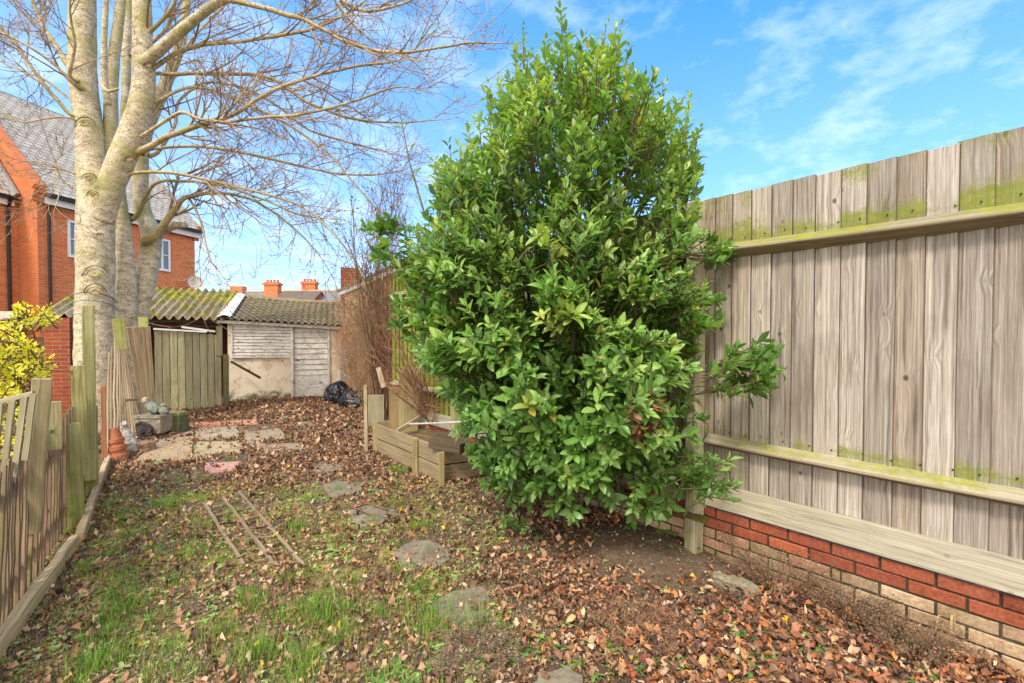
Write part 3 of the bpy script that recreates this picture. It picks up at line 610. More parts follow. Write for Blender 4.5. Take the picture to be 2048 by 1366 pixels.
q = MB(); q.beam(a - V3(0, 0, .22) + hp * .12, b - V3(0, 0, .22) + hp * .12, .2, .04, V3(0, 0, 1)); q.build('fascia', WHITE, house)
def hpt(px, off=0.):   # distance along the side wall seen in column px
    u = (px - 1024) / F_PX; return (u * E0.y - E0.x) / (hd_.x - u * hd_.y)
q = MB(); s = hpt(99); q.tube([E0 + hd_ * s - hp * .08 + V3(0, 0, 0), E0 + hd_ * s - hp * .08 + V3(0, 0, ze - .4), E0 + hd_ * s - hp * .25 + V3(0, 0, ze - .25)], .04, 8); q.build('downpipe', BLACKPL, house)
def window(s0, s1, z0, z1):
    fo = MB(); n_ = -hp
    def W(s, z, d=0.): return E0 + hd_ * s + n_ * d + V3(0, 0, z)
    fo.beam(W(s0, z0 + .03, .03), W(s1, z0 + .03, .03), .09, .07, (0, 0, 1)); fo.beam(W(s0, z1 - .03, .03), W(s1, z1 - .03, .03), .07, .06, (0, 0, 1))
    for s in (s0 + .03, s1 - .03, (s0 + s1) / 2): fo.beam(W(s, z0, .03), W(s, z1, .03), .07, .05, hd_)
    fo.beam(W(s0, z0 + (z1 - z0) * .5, .025), W(s1, z0 + (z1 - z0) * .5, .025), .03, .04, (0, 0, 1))
    w_ = fo.build('window', WHITE, house); g = MB(); g.poly([W(s0, z0, .012), W(s1, z0, .012), W(s1, z1, .012), W(s0, z1, .012)]); g.build('pane', GLASS, w_)
    ar = MB(); ar.beam(W(s0 - .1, z1 + .1, .006), W(s1 + .1, z1 + .1, .006), .2, .02, (0, 0, 1)); ar.build('lintel', BR_HOUSE2, w_)
def zat(px, py, s): y = (E0 + hd_ * s).y; return P(px, py, y).z
s0, s1 = hpt(309), hpt(341); window(s0, s1, zat(325, 541, (s0 + s1) / 2), zat(325, 478, (s0 + s1) / 2))
s0, s1 = hpt(138), hpt(176); window(s0, s1, zat(150, 513, s0), zat(150, 440, s0))
# wing in front of the gable
wing = empty('brick_house', E0 + hp * .85, 'darker brick wing with slate roof and black gutter at the left edge of the photo', 'house')
W0 = E0 + hp * .85; W1 = W0 - hd_ * 3.5
q = MB(); hw(q, W1, W0, -.1, 5.95); hw(q, W1 + hp * 4, W1, -.1, 5.95); q.build('wall', BR_HOUSE, wing)
q = MB(); a = W1 - hp * .2 - hd_ * .2 + V3(0, 0, 5.8); b = W0 - hp * .2 - hd_ * .12 + V3(0, 0, 5.8); q.poly([a, b, b + hp * 2 + V3(0, 0, 2.6), a + hp * 2 + V3(0, 0, 2.6)], [(0, 0), (3.5, 0), (3.5, 3.3), (0, 3.3)]); o = q.build('roof', SLATE, wing); o.modifiers.new('s', 'SOLIDIFY').thickness = .05
q = MB(); q.beam(b + V3(0, 0, .05), b + hp * 2 + V3(0, 0, 2.65), .08, .16, hd_); q.build('flashing', LEAD, wing)
q = MB(); q.beam(a - V3(0, 0, .05), b - V3(0, 0, .05), .11, .11, hp); q.tube([W0 - hd_ * .25 - hp * .2 + V3(0, 0, 5.7), W0 - hd_ * .25 - hp * .07 + V3(0, 0, 5.45), W0 - hd_ * .25 - hp * .07], .045, 8); q.build('gutter', BLACKPL, wing)
q = MB(); q.beam(a - V3(0, 0, .2) + hp * .1, b - V3(0, 0, .2) + hp * .1, .18, .04, V3(0, 0, 1)); q.build('fascia', WHITE, wing)
q = MB(); c = P(392, 566, 18.5); q.lathe(c, [(0.0, .02), (.14, .04), (.27, .10)], 16, axis=(.5, -.8, .25)); q.tube([c, c + V3(-.25, .3, -.1)], .02, 5)
tag(q.build('satellite_dish', plain('dish_grey', (.55, .53, .50), .6), smooth=True), 'grey satellite dish at the corner of the orange brick house', 'satellite dish')
# far terrace
def far_house(x0, x1, yr, ye, Y, roofmat, label, chim):
    a = P(x0, ye, Y); b = P(x1, ye, Y); h = empty('terraced_house', (a.x, Y, 0), label, 'house', 'terraced houses beyond the shed')
    q = MB(); q.poly([V3(a.x, Y, 0), V3(b.x, Y, 0), V3(b.x, Y, a.z), V3(a.x, Y, a.z)], [(0, 0), (b.x - a.x, 0), (b.x - a.x, a.z), (0, a.z)])
    zr_ = P(x0, yr, Y + 4).z
    for X in (a.x, b.x): q.poly([V3(X, Y, 0), V3(X, Y + 8, 0), V3(X, Y + 8, a.z), V3(X, Y + 4, zr_), V3(X, Y, a.z)], [(0, 0), (8, 0), (8, a.z), (4, zr_), (0, a.z)])
    q.build('wall', BR_OLD, h)
    q = MB(); q.poly([V3(a.x - .2, Y - .3, a.z - .2), V3(b.x + .2, Y - .3, a.z - .2), V3(b.x + .2, Y + 4, zr_), V3(a.x - .2, Y + 4, zr_)]); q.poly([V3(a.x - .2, Y + 4, zr_), V3(b.x + .2, Y + 4, zr_), V3(b.x + .2, Y + 8.3, a.z - .2), V3(a.x - .2, Y + 8.3, a.z - .2)]); r = q.build('roof', roofmat, h)
    q = MB(); q.beam(V3(a.x, Y + 4, zr_ + .1), V3(b.x, Y + 4, zr_ + .1), .25, .2, V3(0, 1, 0), col=(.6, .4, .3)); q.build('ridge', STONE, r)
    for (cx0, cx1, ct, pots) in chim:
        p0 = P(cx0, ct, Y + 4); p1 = P(cx1, ct, Y + 4); q = MB(); c = V3((p0.x + p1.x) / 2, Y + 4, 0); bbox(q, c, p1.x - p0.x, 1., zr_ - 2, p0.z, V3(1, 0, 0))
        if pots: bbox(q, c, (p1.x - p0.x) * 1.18, 1.2, p0.z - .35, p0.z - .12, V3(1, 0, 0))
        ch_ = q.build('chimney', BR_HOUSE, r)
        if pots:
            q = MB()
            for i in range(pots): q.lathe(V3(p0.x + (p1.x - p0.x) * (i + .5) / pots, Y + 4, p0.z - .02), [(.16, 0), (.14, .3), (.17, .34), (.11, .34), (.1, .1)], 10)
            q.build('chimney_pots', TERRA, ch_)
far_house(440, 532, 585, 612, 56, GREY_SLATE, 'distant terraced house with plain orange chimney stack, leftmost beyond the shed roof', [(464, 489, 573, 0)])
far_house(534, 612, 583, 612, 54, BROWN_ROOF, 'distant brown roofed terraced house in the middle of the row beyond the shed', [(532, 559, 565, 4)])
far_house(614, 700, 583, 615, 56, GREY_SLATE, 'distant slate roofed terraced house nearest the brown roofed outbuilding, rightmost of its row', [(606, 633, 563, 4)])

# ------------------------------------------------------------------ bare tree
tree = empty('bare_tree', G(190, 890), 'large multi stemmed bare tree with pale speckled bark behind the broken slatted fence', 'tree')
LIMB = []; SCALE = 6.0
def limb(pts, radii_px, Y0, Y1, n=5, sides=14, rough=.10, name='trunk'):
    Y0 *= 1.2; Y1 *= 1.2
    m = len(pts); P3 = [P(x, y, Y0 + (Y1 - Y0) * i / (m - 1)) for i, (x, y) in enumerate(pts)]
    path = smooth_path(P3, n); ys_ = [p.y for p in path]
    rr = [r * p.y / F_PX / 2 * (.92 if name == 'limb' else 1) / math.sqrt(1 + (p.x / p.y) ** 2) for r, p in zip(lerp_list(radii_px, len(path)), path)]
    return path, rr, sides, rough, name
trunks = [
 limb([(196, 960), (191, 800), (190, 650), (191, 520), (190, 430), (184, 340), (176, 240), (165, 150), (165, 60), (166, -60), (170, -260)], [96, 88, 84, 82, 78, 66, 60, 62, 58, 52, 40], 5.95, 6.1, sides=22),
 limb([(197, 440), (218, 378), (243, 320), (270, 250), (287, 180), (286, 110), (284, 30), (284, -80), (290, -260)], [66, 60, 58, 56, 50, 44, 40, 34, 24], 6.0, 5.9, sides=20),
 limb([(207, 420), (214, 360), (220, 300), (222, 200), (228, 110), (240, 20), (250, -140)], [30, 34, 34, 30, 26, 22, 16], 6.1, 6.4),
 limb([(216, 210), (208, 150), (209, 80), (212, 0), (215, -120)], [16, 15, 13, 12, 8], 6.0, 5.8),
 limb([(252, 960), (252, 800), (250, 660), (252, 560), (250, 480), (243, 420), (238, 360)], [70, 60, 52, 44, 36, 28, 22], 6.35, 6.6, sides=18),
 limb([(258, 960), (262, 760), (272, 640), (288, 570), (300, 510), (302, 465), (285, 420), (281, 350), (290, 270), (330, 170), (365, 70), (380, -80)], [60, 52, 50, 46, 46, 42, 36, 34, 30, 26, 20, 12], 6.6, 7.2, sides=18),
 limb([(240, 330), (250, 240), (252, 160), (255, 60), (262, -100)], [24, 22, 20, 18, 12], 6.6, 6.9),
 limb([(302, 490), (318, 468), (345, 452), (372, 450)], [30, 24, 20, 13], 6.9, 6.7, name='broken_limb'),
 limb([(284, 130), (318, 100), (370, 55), (420, 15), (455, -2), (480, 2)], [32, 28, 25, 22, 17, 14], 5.9, 5.4, name='limb'),
 limb([(200, 165), (215, 182), (236, 178)], [9, 9, 7], 5.85, 5.7, name='stub'),
]
for path, rr, sides, rough, name in trunks:
    q = MB(); q.tube(path, rr, sides, rough=rough); q.build(name, BARK, tree, smooth=True)
# scars: raised eyebrow folds and a darker oval on the near bark
for (x, y, wpx) in ((191, 545, 56), (190, 580, 50), (170, 245, 44), (178, 355, 34), (185, 388, 26), (260, 318, 26), (200, 470, 16), (297, 130, 24)):
    Y = (5.95 - 42 / F_PX * 6 * .72 if x < 235 else 5.78) * 1.2
    q = MB()
    for (kx, ky, th_) in ((1., .30, .007), (.8, .17, .004)):
        arc = []
        for i in range(11):
            a = math.pi * (i / 10) + random.uniform(-.05, .05); off = wpx / 2 * kx * math.cos(a); dy = -wpx * ky * math.sin(a) + (abs(math.cos(a)) ** 3) * wpx * .16
            Yc = Y + (1 - math.sqrt(max(0, 1 - (abs(off) / (wpx * .85)) ** 2))) * .26
            arc.append(P(x + off, y + dy + wpx * .05, Yc))
        q.tube(arc, [.002, th_ * .6] + [th_] * 7 + [th_ * .6, .002], 6, col=random.choice([(.22, .18, .13), (.35, .30, .22)]), rough=.5)
    b0 = len(q.v); c = P(x, y + wpx * .05, Y + .03)
    q.lathe(c, [(wpx * .26 * Y / F_PX, 0), (wpx * .2 * Y / F_PX, .012), (wpx * .07 * Y / F_PX, .022), (.004, .0)], 14, axis=(0, -1, 0), col=(.82, .76, .66))
    for i in range(b0, len(q.v)): vv = q.v[i]; nn = 1 + .25 * noise.noise(Vector(vv) * 14); q.v[i] = (c.x + (vv[0] - c.x) * nn, vv[1], c.z + (vv[2] - c.z) * nn * .62)
    q.build('branch_scar', BARK, tree, smooth=True)
limbs = [
 ([(455, -2), (520, 14), (590, 34), (620, 44), (690, 82), (780, 105), (860, 98), (940, 86), (1005, 88)], [14, 12, 11, 9, 8, 7, 5, 4, 2], 5.4, 4.9),
 ([(455, -2), (530, -30), (640, -20), (720, 20), (800, 10), (880, -30)], [12, 10, 8, 7, 5, 3], 5.4, 5.8),
 ([(307, 137), (345, 110), (393, 92), (460, 84), (512, 78), (615, 60), (700, 24), (760, -30)], [12, 11, 10, 9, 8, 7, 5, 3], 6.0, 5.6),
 ([(314, 147), (360, 148), (410, 147), (480, 148), (547, 160), (615, 205), (700, 236), (790, 245), (880, 240)], [10, 10, 10, 9, 8, 7, 6, 4, 2], 6.0, 6.4),
 ([(294, 266), (359, 226), (400, 238), (444, 243), (520, 236), (598, 229), (700, 205), (790, 175), (850, 182)], [9, 9, 8, 8, 7, 7, 5, 4, 2], 5.8, 5.2),
 ([(290, 297), (342, 270), (427, 243), (461, 232), (547, 180), (640, 150), (730, 130), (800, 118), (870, 60)], [16, 14, 12, 10, 9, 7, 6, 4, 2], 5.8, 5.6),
 ([(307, 297), (410, 294), (512, 311), (598, 332), (700, 350), (780, 345), (830, 330)], [8, 8, 7, 6, 4, 3, 2], 6.2, 6.5),
 ([(267, 348), (342, 345), (410, 359), (512, 383), (598, 410), (666, 467), (720, 540), (735, 600)], [9, 9, 8, 7, 5, 4, 3, 2], 6.1, 6.0),
 ([(275, 430), (307, 369), (359, 362), (444, 372), (530, 400), (600, 430), (680, 440)], [12, 9, 8, 7, 5, 4, 2], 6.6, 6.0),
 ([(310, 470), (345, 425), (376, 393), (444, 386), (512, 403), (580, 450), (630, 500), (660, 545)], [20, 16, 10, 8, 6, 5, 3, 2], 6.7, 6.3),
 ([(376, 393), (392, 420), (405, 455), (418, 510), (440, 545), (458, 572)], [7, 6, 5, 4, 3, 2], 6.6, 6.3),
 ([(300, 235), (330, 190), (355, 120), (400, 60), (440, 20), (500, -40)], [10, 8, 7, 6, 5, 3], 6.0, 6.3),
 ([(320, 300), (350, 250), (360, 200), (420, 165), (520, 190), (620, 260), (720, 290), (790, 310)], [9, 8, 7, 6, 5, 5, 4, 2], 6.5, 6.9),
 ([(320, 200), (380, 175), (450, 190), (560, 240), (650, 300), (720, 380), (770, 440)], [8, 7, 6, 6, 5, 4, 2], 5.9, 6.2),
 ([(137, 225), (110, 195), (85, 164), (34, 92), (0, 51), (-60, -20)], [12, 11, 10, 9, 8, 5], 5.9, 5.5),
 ([(135, 128), (118, 100), (92, 61), (68, 10), (50, -60)], [16, 14, 12, 10, 7], 5.95, 6.3),
 ([(145, 165), (110, 130), (60, 95), (0, 65), (-60, 50)], [12, 8, 7, 5, 3], 5.8, 5.3),
 ([(140, 200), (90, 160), (40, 140), (-30, 110)], [8, 6, 5, 3], 6.0, 6.4),
 ([(143, 345), (100, 330), (60, 322), (20, 330)], [5, 4, 3, 2], 5.8, 5.6),
 ([(138, 236), (90, 237), (50, 245), (0, 235), (-40, 250)], [6, 5, 4, 3, 2], 5.8, 5.4),
 ([(150, 380), (125, 360), (112, 335), (118, 380), (110, 420)], [5, 4, 3, 3, 2], 5.8, 5.6),
 ([(140, 150), (150, 90), (140, 20), (150, -60)], [9, 7, 6, 4], 5.7, 5.3),
 ([(305, 60), (340, 20), (370, -40)], [10, 8, 5], 5.9, 5.7),
 ([(284, 100), (330, 60), (350, 0), (380, -60)], [10, 8, 6, 4], 6.1, 6.5),
]
bq = MB(); tq = MB(); TWC = [(.32, .23, .15), (.40, .31, .21), (.24, .16, .11), (.46, .37, .26)]
buds = []
def twig(p, d, ln, r, lvl):
    n_ = 5 if lvl < 3 else 4; pts = [p.copy()]; q_ = p.copy(); dd = d.normalized()
    ax = Vector((random.uniform(-1, 1), random.uniform(-1, 1), random.uniform(-1, 1)))
    for i in range(n_):
        dd = (dd + ax * .10 + Vector((random.uniform(-1, 1), random.uniform(-1, 1), random.uniform(-1, 1))) * .13 + Vector((0, 0, .05))).normalized()
        q_ = q_ + dd * ln / n_; pts.append(q_.copy())
    r = max(r, .0034); r1 = max(.0024, r * .45); rad = [r + (r1 - r) * i / n_ for i in range(n_ + 1)]
    tq.tube(pts, rad, 4 if lvl > 1 else 5, col=random.choice(TWC), cap=False)
    if lvl >= 2:
        for i in range(1, n_ + 1):
            if random.random() < .75: buds.append((pts[i] + Vector((random.uniform(-.006, .006), random.uniform(-.006, .006), random.uniform(-.006, .006))), dd))
    if lvl < 3:
        cnt = {0: 7, 1: 5, 2: 2}[lvl]
        for k in range(cnt):
            i = random.randint(1, n_); base = pts[i]; dl = (pts[i] - pts[i - 1]).normalized()
            side = dl.cross(Vector((random.uniform(-1, 1), random.uniform(-1, 1), random.uniform(-1, 1)))).normalized()
            twig(base, dl * .75 + side * random.uniform(.45, .9), ln * random.uniform(.35, .7), max(.0030, rad[i] * .62), lvl + 1)
for pts, rad, Y0, Y1 in limbs:
    if pts[0][0] > 250 and pts[0][0] < 330: pts = [(pts[0][0] - 22, pts[0][1] + 12)] + pts; rad = [rad[0] * 1.35] + rad; Y0 = 6.0 if pts[0][1] < 400 else 6.7
    if pts[0][0] < 155: pts = [(pts[0][0] + 22, pts[0][1] + 14)] + pts; rad = [rad[0] * 1.3] + rad; Y0 = 5.95
    path, rr, sd_, ro, nm = limb(pts, rad, Y0, Y1, n=5, sides=8, rough=.05, name='limb')
    path = [p + Vector((0, 0, .018 * noise.noise(p * 3))) + Vector((.015 * noise.noise(p * 4 + V3(5, 0, 0)), 0, 0)) for p in path]
    big = rr[0] > .03
    bq.tube(path, rr, 9, rough=.08, col=(.85, .78, .66), cap=False)
    Lt = sum((path[i + 1] - path[i]).length for i in range(len(path) - 1)); cnt = int(Lt * 4.0) + 2
    for k in range(cnt):
        f = random.uniform(.16, 1) ** .85; i = min(len(path) - 2, int(f * (len(path) - 1))); dl = (path[i + 1] - path[i]).normalized()
        side = dl.cross(Vector((random.uniform(-.6, .6), random.uniform(-1.3, 1.3), random.uniform(-.6, .6)))).normalized()
        twig(path[i], dl * .8 + side * random.uniform(.35, .8), random.uniform(.5, 1.35) * (1 - .3 * f), max(.003, rr[i] * .5), 1)
    twig(path[-1], path[-1] - path[-2], .35, rr[-1], 2)
bq.build('limbs', BARK, tree, smooth=True)
tq.build('twigs', TWIG, tree)
bo = MB()
B = np.array([list(b[0]) for b in buds]); Dn = np.array([list(b[1]) for b in buds]) + rng.normal(0, .5, (len(buds), 3))
ST_, WD_ = ST, WD
v, f, c = leaf_geo(B, Dn, rng.normal(0, 1, B.shape), rng.uniform(.012, .024, len(B)), rng.uniform(.008, .013, len(B)), np.full(len(B), .5), np.zeros(len(B)), pick([(.20, .09, .05), (.14, .08, .05), (.42, .36, .26)], len(B)))
bulk('buds', [(v, f, c)], LITTER, tree)
for y_, c_, m_, r_ in ((592, 'dark', DARK, .006), (608, 'teal', CORD, .006), (633, 'teal', CORD, .005)):
    q = MB(); ring = []
    for i in range(25):
        a = 2 * math.pi * i / 24; yy = y_ + 6 * math.sin(a) + (4 * math.sin(2 * a)); z = P(191, yy, 6.8).z
        ring.append(V3(-6.62 + .275 * math.cos(a), 7.14 + .275 * math.sin(a), z))
    q.tube(ring, r_, 5, cap=False)
    tag(q.build('twine' if c_ == 'teal' else 'wire', m_), {592: 'dark wire tied round the pale tree trunk, just above the teal twine', 608: 'teal twine tied round the pale trunk, upper of the two', 633: 'teal twine tied round the pale trunk, lower of the two'}[y_], 'twine' if c_ == 'teal' else 'wire')

# ------------------------------------------------------------------ big laurel shrub
PROF = [(30, 1105, 1140), (90, 1070, 1250), (150, 1030, 1270), (200, 1000, 1345), (260, 985, 1388), (330, 885, 1400), (420, 850, 1395), (500, 800, 1400), (600, 815, 1402), (700, 850, 1400), (750, 885, 1400), (800, 930, 1400), (880, 958, 1395), (950, 985, 1385), (1010, 1000, 1330), (1035, 1080, 1250)]
YC = 3.45
py_ = np.array([p[0] for p in PROF]); lf_ = np.array([p[1] for p in PROF]); rt_ = np.array([p[2] for p in PROF])
zz_ = np.array([P(1100, y, YC).z for y in py_])[::-1]
xl = np.array([(x - 1024) / F_PX * YC for x in lf_])[::-1]; xr = np.array([(x - 1024) / F_PX * YC for x in rt_])[::-1]
shrub = empty('laurel_shrub', (.41, 3.62, 0), 'large glossy green laurel shrub with brown patch of dead leaves against the fence', 'shrub')
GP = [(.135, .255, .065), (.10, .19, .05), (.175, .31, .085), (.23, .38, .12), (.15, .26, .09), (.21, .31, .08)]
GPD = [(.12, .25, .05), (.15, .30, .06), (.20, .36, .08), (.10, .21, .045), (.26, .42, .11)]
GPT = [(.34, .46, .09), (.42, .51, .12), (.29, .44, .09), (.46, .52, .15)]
O = []; D = []; U = []; LN = []; WW = []; CC = []; stems = MB(); stems_n = 0
def fence_d(x, y): return (x - FP.x) * FN.x + (y - FP.y) * FN.y
def shoot(p, d, ln, nl, sz, pal, palt, stem=True):
    """a leafy shoot: leaves spiral round the stem, the youngest palest at the tip"""
    p = np.array(p, float); d = np.array(d, float); d /= np.linalg.norm(d)
    a = np.cross(d, [0.3, .2, 1.]); a /= np.linalg.norm(a) + 1e-9; b = np.cross(d, a); ph = random.random() * 6.28
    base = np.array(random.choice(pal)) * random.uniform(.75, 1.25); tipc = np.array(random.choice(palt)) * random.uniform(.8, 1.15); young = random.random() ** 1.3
    for i in range(nl):
        k = (i + .6) / nl; ang = ph + i * 2.399; rad = a * math.cos(ang) + b * math.sin(ang); op = 1.15 - .75 * k
        dd = d * (1 - .35 * op) + rad * op + np.array([0, 0, .10]) + rng.normal(0, .13, 3)
        O.append(p + d * ln * k + rad * .004); D.append(dd); U.append(d * 1.0 + np.array([0, 0, .7]) - rad * .2 + rng.normal(0, .15, 3))
        s_ = sz * random.uniform(.55, 1.2) * (1 - .35 * max(0, k - .7) / .3); LN.append(s_); WW.append(s_ * random.uniform(.36, .46))
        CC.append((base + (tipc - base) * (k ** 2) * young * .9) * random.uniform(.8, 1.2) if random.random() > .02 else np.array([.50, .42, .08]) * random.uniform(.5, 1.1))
    if stem: stems.tube([p - d * .12, p, p + d * ln], [.005, .004, .002], 4, col=(.12, .10, .05), cap=False)
count = 0; tries = 0
while count < 3000 and tries < 30000:
    tries += 1
    z = random.uniform(zz_[0], zz_[-1]); l_ = np.interp(z, zz_, xl); r_ = np.interp(z, zz_, xr)
    if random.random() > (r_ - l_ + .35) / 2.6: continue
    cx = (l_ + r_) / 2; hw_ = (r_ - l_) / 2; th = random.uniform(0, 2 * math.pi); 
    if math.sin(th) > .3 and random.random() < .55: continue       # fewer shoots on the far side
    r = random.uniform(.72, 1.0) if random.random() < .68 else random.uniform(.25, .75)
    lump = 1 + .3 * noise.noise(Vector((math.cos(th) * 2.2, math.sin(th) * 2.2, z * 2.2))) - .03
    hole = noise.noise(Vector((math.cos(th) * 3.1 + 7, math.sin(th) * 3.1, z * 3.3)))
    if hole < -.13 and r > .66: continue
    hb = min(hw_ * .95, .85 - .12 * max(0, z - 2.))
    x = cx + hw_ * r * math.cos(th) * lump; y = YC + hb * r * math.sin(th) * lump
    if z < 2.6 and fence_d(x, y) > -.16: continue
    py0 = 683 - (z + .16 - H) / y * F_PX - 17; px0 = 1024 + x / y * F_PX; la = np.interp(py0, py_, lf_); ra = np.interp(py0, py_, rt_)
    if py0 < 70 or py0 > 925 or px0 < la + 18 + 45 * noise.noise(Vector((py0 / 45, 1, 0))) or px0 > ra - 20 - 45 * noise.noise(Vector((py0 / 45, 8, 0))): continue
    if py0 < 420 and random.random() > .06 + .80 * (py0 - 60) / 360: continue
    if z < .55 and noise.noise(Vector((x * 3, y * 3, 0))) < -.1: continue
    if abs(x - 1.02) < .15 and abs(z - 1.08) < .16 and y < 3.1: continue
    ox = (x - cx) / (hw_ + .01); oy = (y - YC) / (hb + .01)
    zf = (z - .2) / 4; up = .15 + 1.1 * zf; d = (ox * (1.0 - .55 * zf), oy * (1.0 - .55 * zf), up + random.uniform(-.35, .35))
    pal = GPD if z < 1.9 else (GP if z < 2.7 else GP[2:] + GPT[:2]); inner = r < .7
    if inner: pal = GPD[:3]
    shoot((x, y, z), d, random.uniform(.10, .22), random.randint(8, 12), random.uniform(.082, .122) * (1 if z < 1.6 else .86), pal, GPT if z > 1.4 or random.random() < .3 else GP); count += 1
# upright leaders at the top and named side sprays, at the places the photograph shows them
LEAD_ = [((1122, 22), (1118, 260)), ((1212, 52), (1200, 250)), ((1240, 66), (1225, 260)), ((1046, 60), (1050, 250)), ((1032, 118), (1035, 300)), ((1000, 170), (1010, 330)), ((1092, 95), (1090, 260)), ((1160, 88), (1155, 260)), ((1275, 155), (1260, 320)), ((1325, 178), (1310, 340)), ((1378, 205), (1355, 360)), ((1395, 265), (1370, 420)), ((1180, 110), (1178, 280)), ((1255, 110), (1240, 280)), ((800, 225), (850, 430)), ((975, 190), (990, 360)), ((885, 330), (905, 480)), ((950, 300), (960, 430)), ((870, 330), (890, 500)), ((1345, 240), (1325, 380)), ((1070, 120), (1075, 300)), ((1225, 120), (1220, 300)), ((1300, 210), (1290, 350)), ((1140, 130), (1140, 300)), ((1060, 170), (1060, 320)), ((1400, 330), (1370, 470))]
LEAD_ += [((x_, float(np.interp(x_, [860, 1000, 1120, 1250, 1400], [330, 185, 90, 120, 300])) + random.uniform(-30, 50)), (x_ + random.uniform(-20, 20) + (1130 - x_) * .12, float(np.interp(x_, [860, 1000, 1120, 1250, 1400], [330, 185, 90, 120, 300])) + 200)) for x_ in np.linspace(900, 1385, 26)]
for (tx, ty), (bx, by) in LEAD_:
    Y = random.uniform(3.2, 3.75); a = P(bx, by, Y); b = P(tx, ty, Y + random.uniform(-.1, .1)); n_ = max(2, int((b - a).length / .10)); sparse = tx < 870
    stems.tube([a, a.lerp(b, .5) + V3(random.uniform(-.02, .02), 0, 0), b], [.008, .006, .003], 5, col=(.16, .12, .06), cap=False)
    for i in range(n_):
        k = (i + 1) / n_
        if sparse and i % 2: continue
        p = a.lerp(b, k - 1 / n_ * .5); dd = (b - a).normalized() + Vector((random.uniform(-.25, .25), random.uniform(-.25, .25), 0))
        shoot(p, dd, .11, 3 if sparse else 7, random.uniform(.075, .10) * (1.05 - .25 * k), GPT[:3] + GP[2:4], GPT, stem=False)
        if not sparse and k < .75 and random.random() < .8:
            sd2 = Vector((random.uniform(-1, 1), random.uniform(-1, 1), 1.1)); shoot(p, sd2, .14, 8, .085, GPT[:2] + GP[2:4], GPT)
def spray(cx, cy, Y, rx, ry, n, dirx, pal=GPD, palt=GP, dz=.2, sz=.10):
    for _ in range(n):
        a = random.uniform(0, 6.28); r = random.random() ** .5; p = P(cx + rx * r * math.cos(a), cy + ry * r * math.sin(a), Y + random.uniform(-.12, .12))
        shoot(p, (dirx + random.uniform(-.5, .5), random.uniform(-.7, .1), dz + random.uniform(-.4, .5)), .10, random.randint(7, 10), sz * random.uniform(.8, 1.1), pal, palt)
for s_, e_, Y0, Y1 in (((1380, 790), (1515, 745), 2.95, 2.62), ((1330, 860), (1450, 980), 3.0, 2.75), ((1350, 500), (1440, 505), 3.1, 2.9)):
    stems.tube(smooth_path([P(*s_, Y0), P((s_[0] + e_[0]) / 2, (s_[1] + e_[1]) / 2 + 10, (Y0 + Y1) / 2), P(*e_, Y1)], 3), [.008, .007, .006, .006, .005, .004, .003], 5, col=(.14, .11, .06), cap=False)
spray(1450, 762, 2.70, 55, 32, 20, 1); spray(1500, 745, 2.6, 36, 45, 15, 1); spray(1475, 710, 2.62, 28, 20, 5, .8)
spray(1395, 960, 2.78, 48, 50, 18, .6, sz=.085); spray(1440, 985, 2.72, 22, 16, 5, 1, sz=.08); spray(1415, 505, 2.95, 30, 22, 12, .9, sz=.09); spray(1395, 640, 2.95, 25, 60, 16, .8, sz=.09)
spray(1050, 960, 3.1, 60, 50, 34, -.4); spray(985, 905, 3.25, 30, 25, 12, -1); spray(1180, 990, 3.0, 70, 28, 14, .1, dz=-.2); spray(1290, 985, 2.95, 40, 40, 14, .3, dz=-.2)
spray(800, 490, 3.5, 40, 45, 16, -1); spray(775, 470, 3.6, 25, 20, 5, -1); spray(830, 640, 3.5, 35, 50, 18, -1); spray(885, 705, 3.4, 35, 30, 12, -1); spray(950, 850, 3.3, 26, 30, 8, -1)
spray(1040, 1048, 3.35, 35, 16, 6, -.3, dz=.1, sz=.06); spray(1125, 640, 2.72, 40, 30, 8, 0, GPT, GPT); spray(1100, 500, 2.75, 60, 40, 8, 0, GPT, GPT)
O = np.array(O); D = np.array(D); U = np.array(U); LN = np.array(LN); WW = np.array(WW); CC = np.concatenate([np.clip(np.array(CC), 0, 1), np.zeros((len(CC), 1))], 1)
n_ = len(O); v, f, c = leaf_geo(O, D, U, LN, WW, rng.uniform(.1, .55, n_), rng.uniform(-.1, .7, n_), CC, wav=.10)
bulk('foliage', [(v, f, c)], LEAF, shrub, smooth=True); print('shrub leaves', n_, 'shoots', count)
O = []; D = []; U = []; LN = []; WW = []; CC = []
spray(1290, 808, 2.57, 34, 44, 17, 0, [(.30, .13, .06), (.38, .18, .09), (.22, .09, .05)], [(.42, .22, .12)], dz=-1.2, sz=.085)
n_ = len(O); v, f, c = leaf_geo(np.array(O), np.array(D), np.array(U), np.array(LN), np.array(WW), rng.uniform(.1, .8, n_), rng.uniform(0, 1., n_), np.concatenate([np.array(CC), np.zeros((n_, 1))], 1), wav=.2)
bulk('dead_leaves', [(v, f, c)], LITTER, shrub)
tr_base = V3(.41, 3.66, -.03)
for k in range(9):
    a = k * .7; tip = V3(.35 + .8 * math.cos(a) * (.5 + .5 * random.random()), 3.45 + .45 * math.sin(a), random.uniform(1.6, 3.4)); b0 = tr_base + V3(.07 * math.cos(a), .05 * math.sin(a), 0)
    mid = b0.lerp(tip, .4) + V3(random.uniform(-.1, .1), 0, .1)
    stems.tube(smooth_path([b0, b0.lerp(mid, .5) + V3(.02, 0, .05), mid, tip], 4), lerp_list([.034, .026, .018, .006], 13), 7, col=(.13, .10, .07), rough=.15)
stems.build('stems', TWIG, shrub, smooth=True)

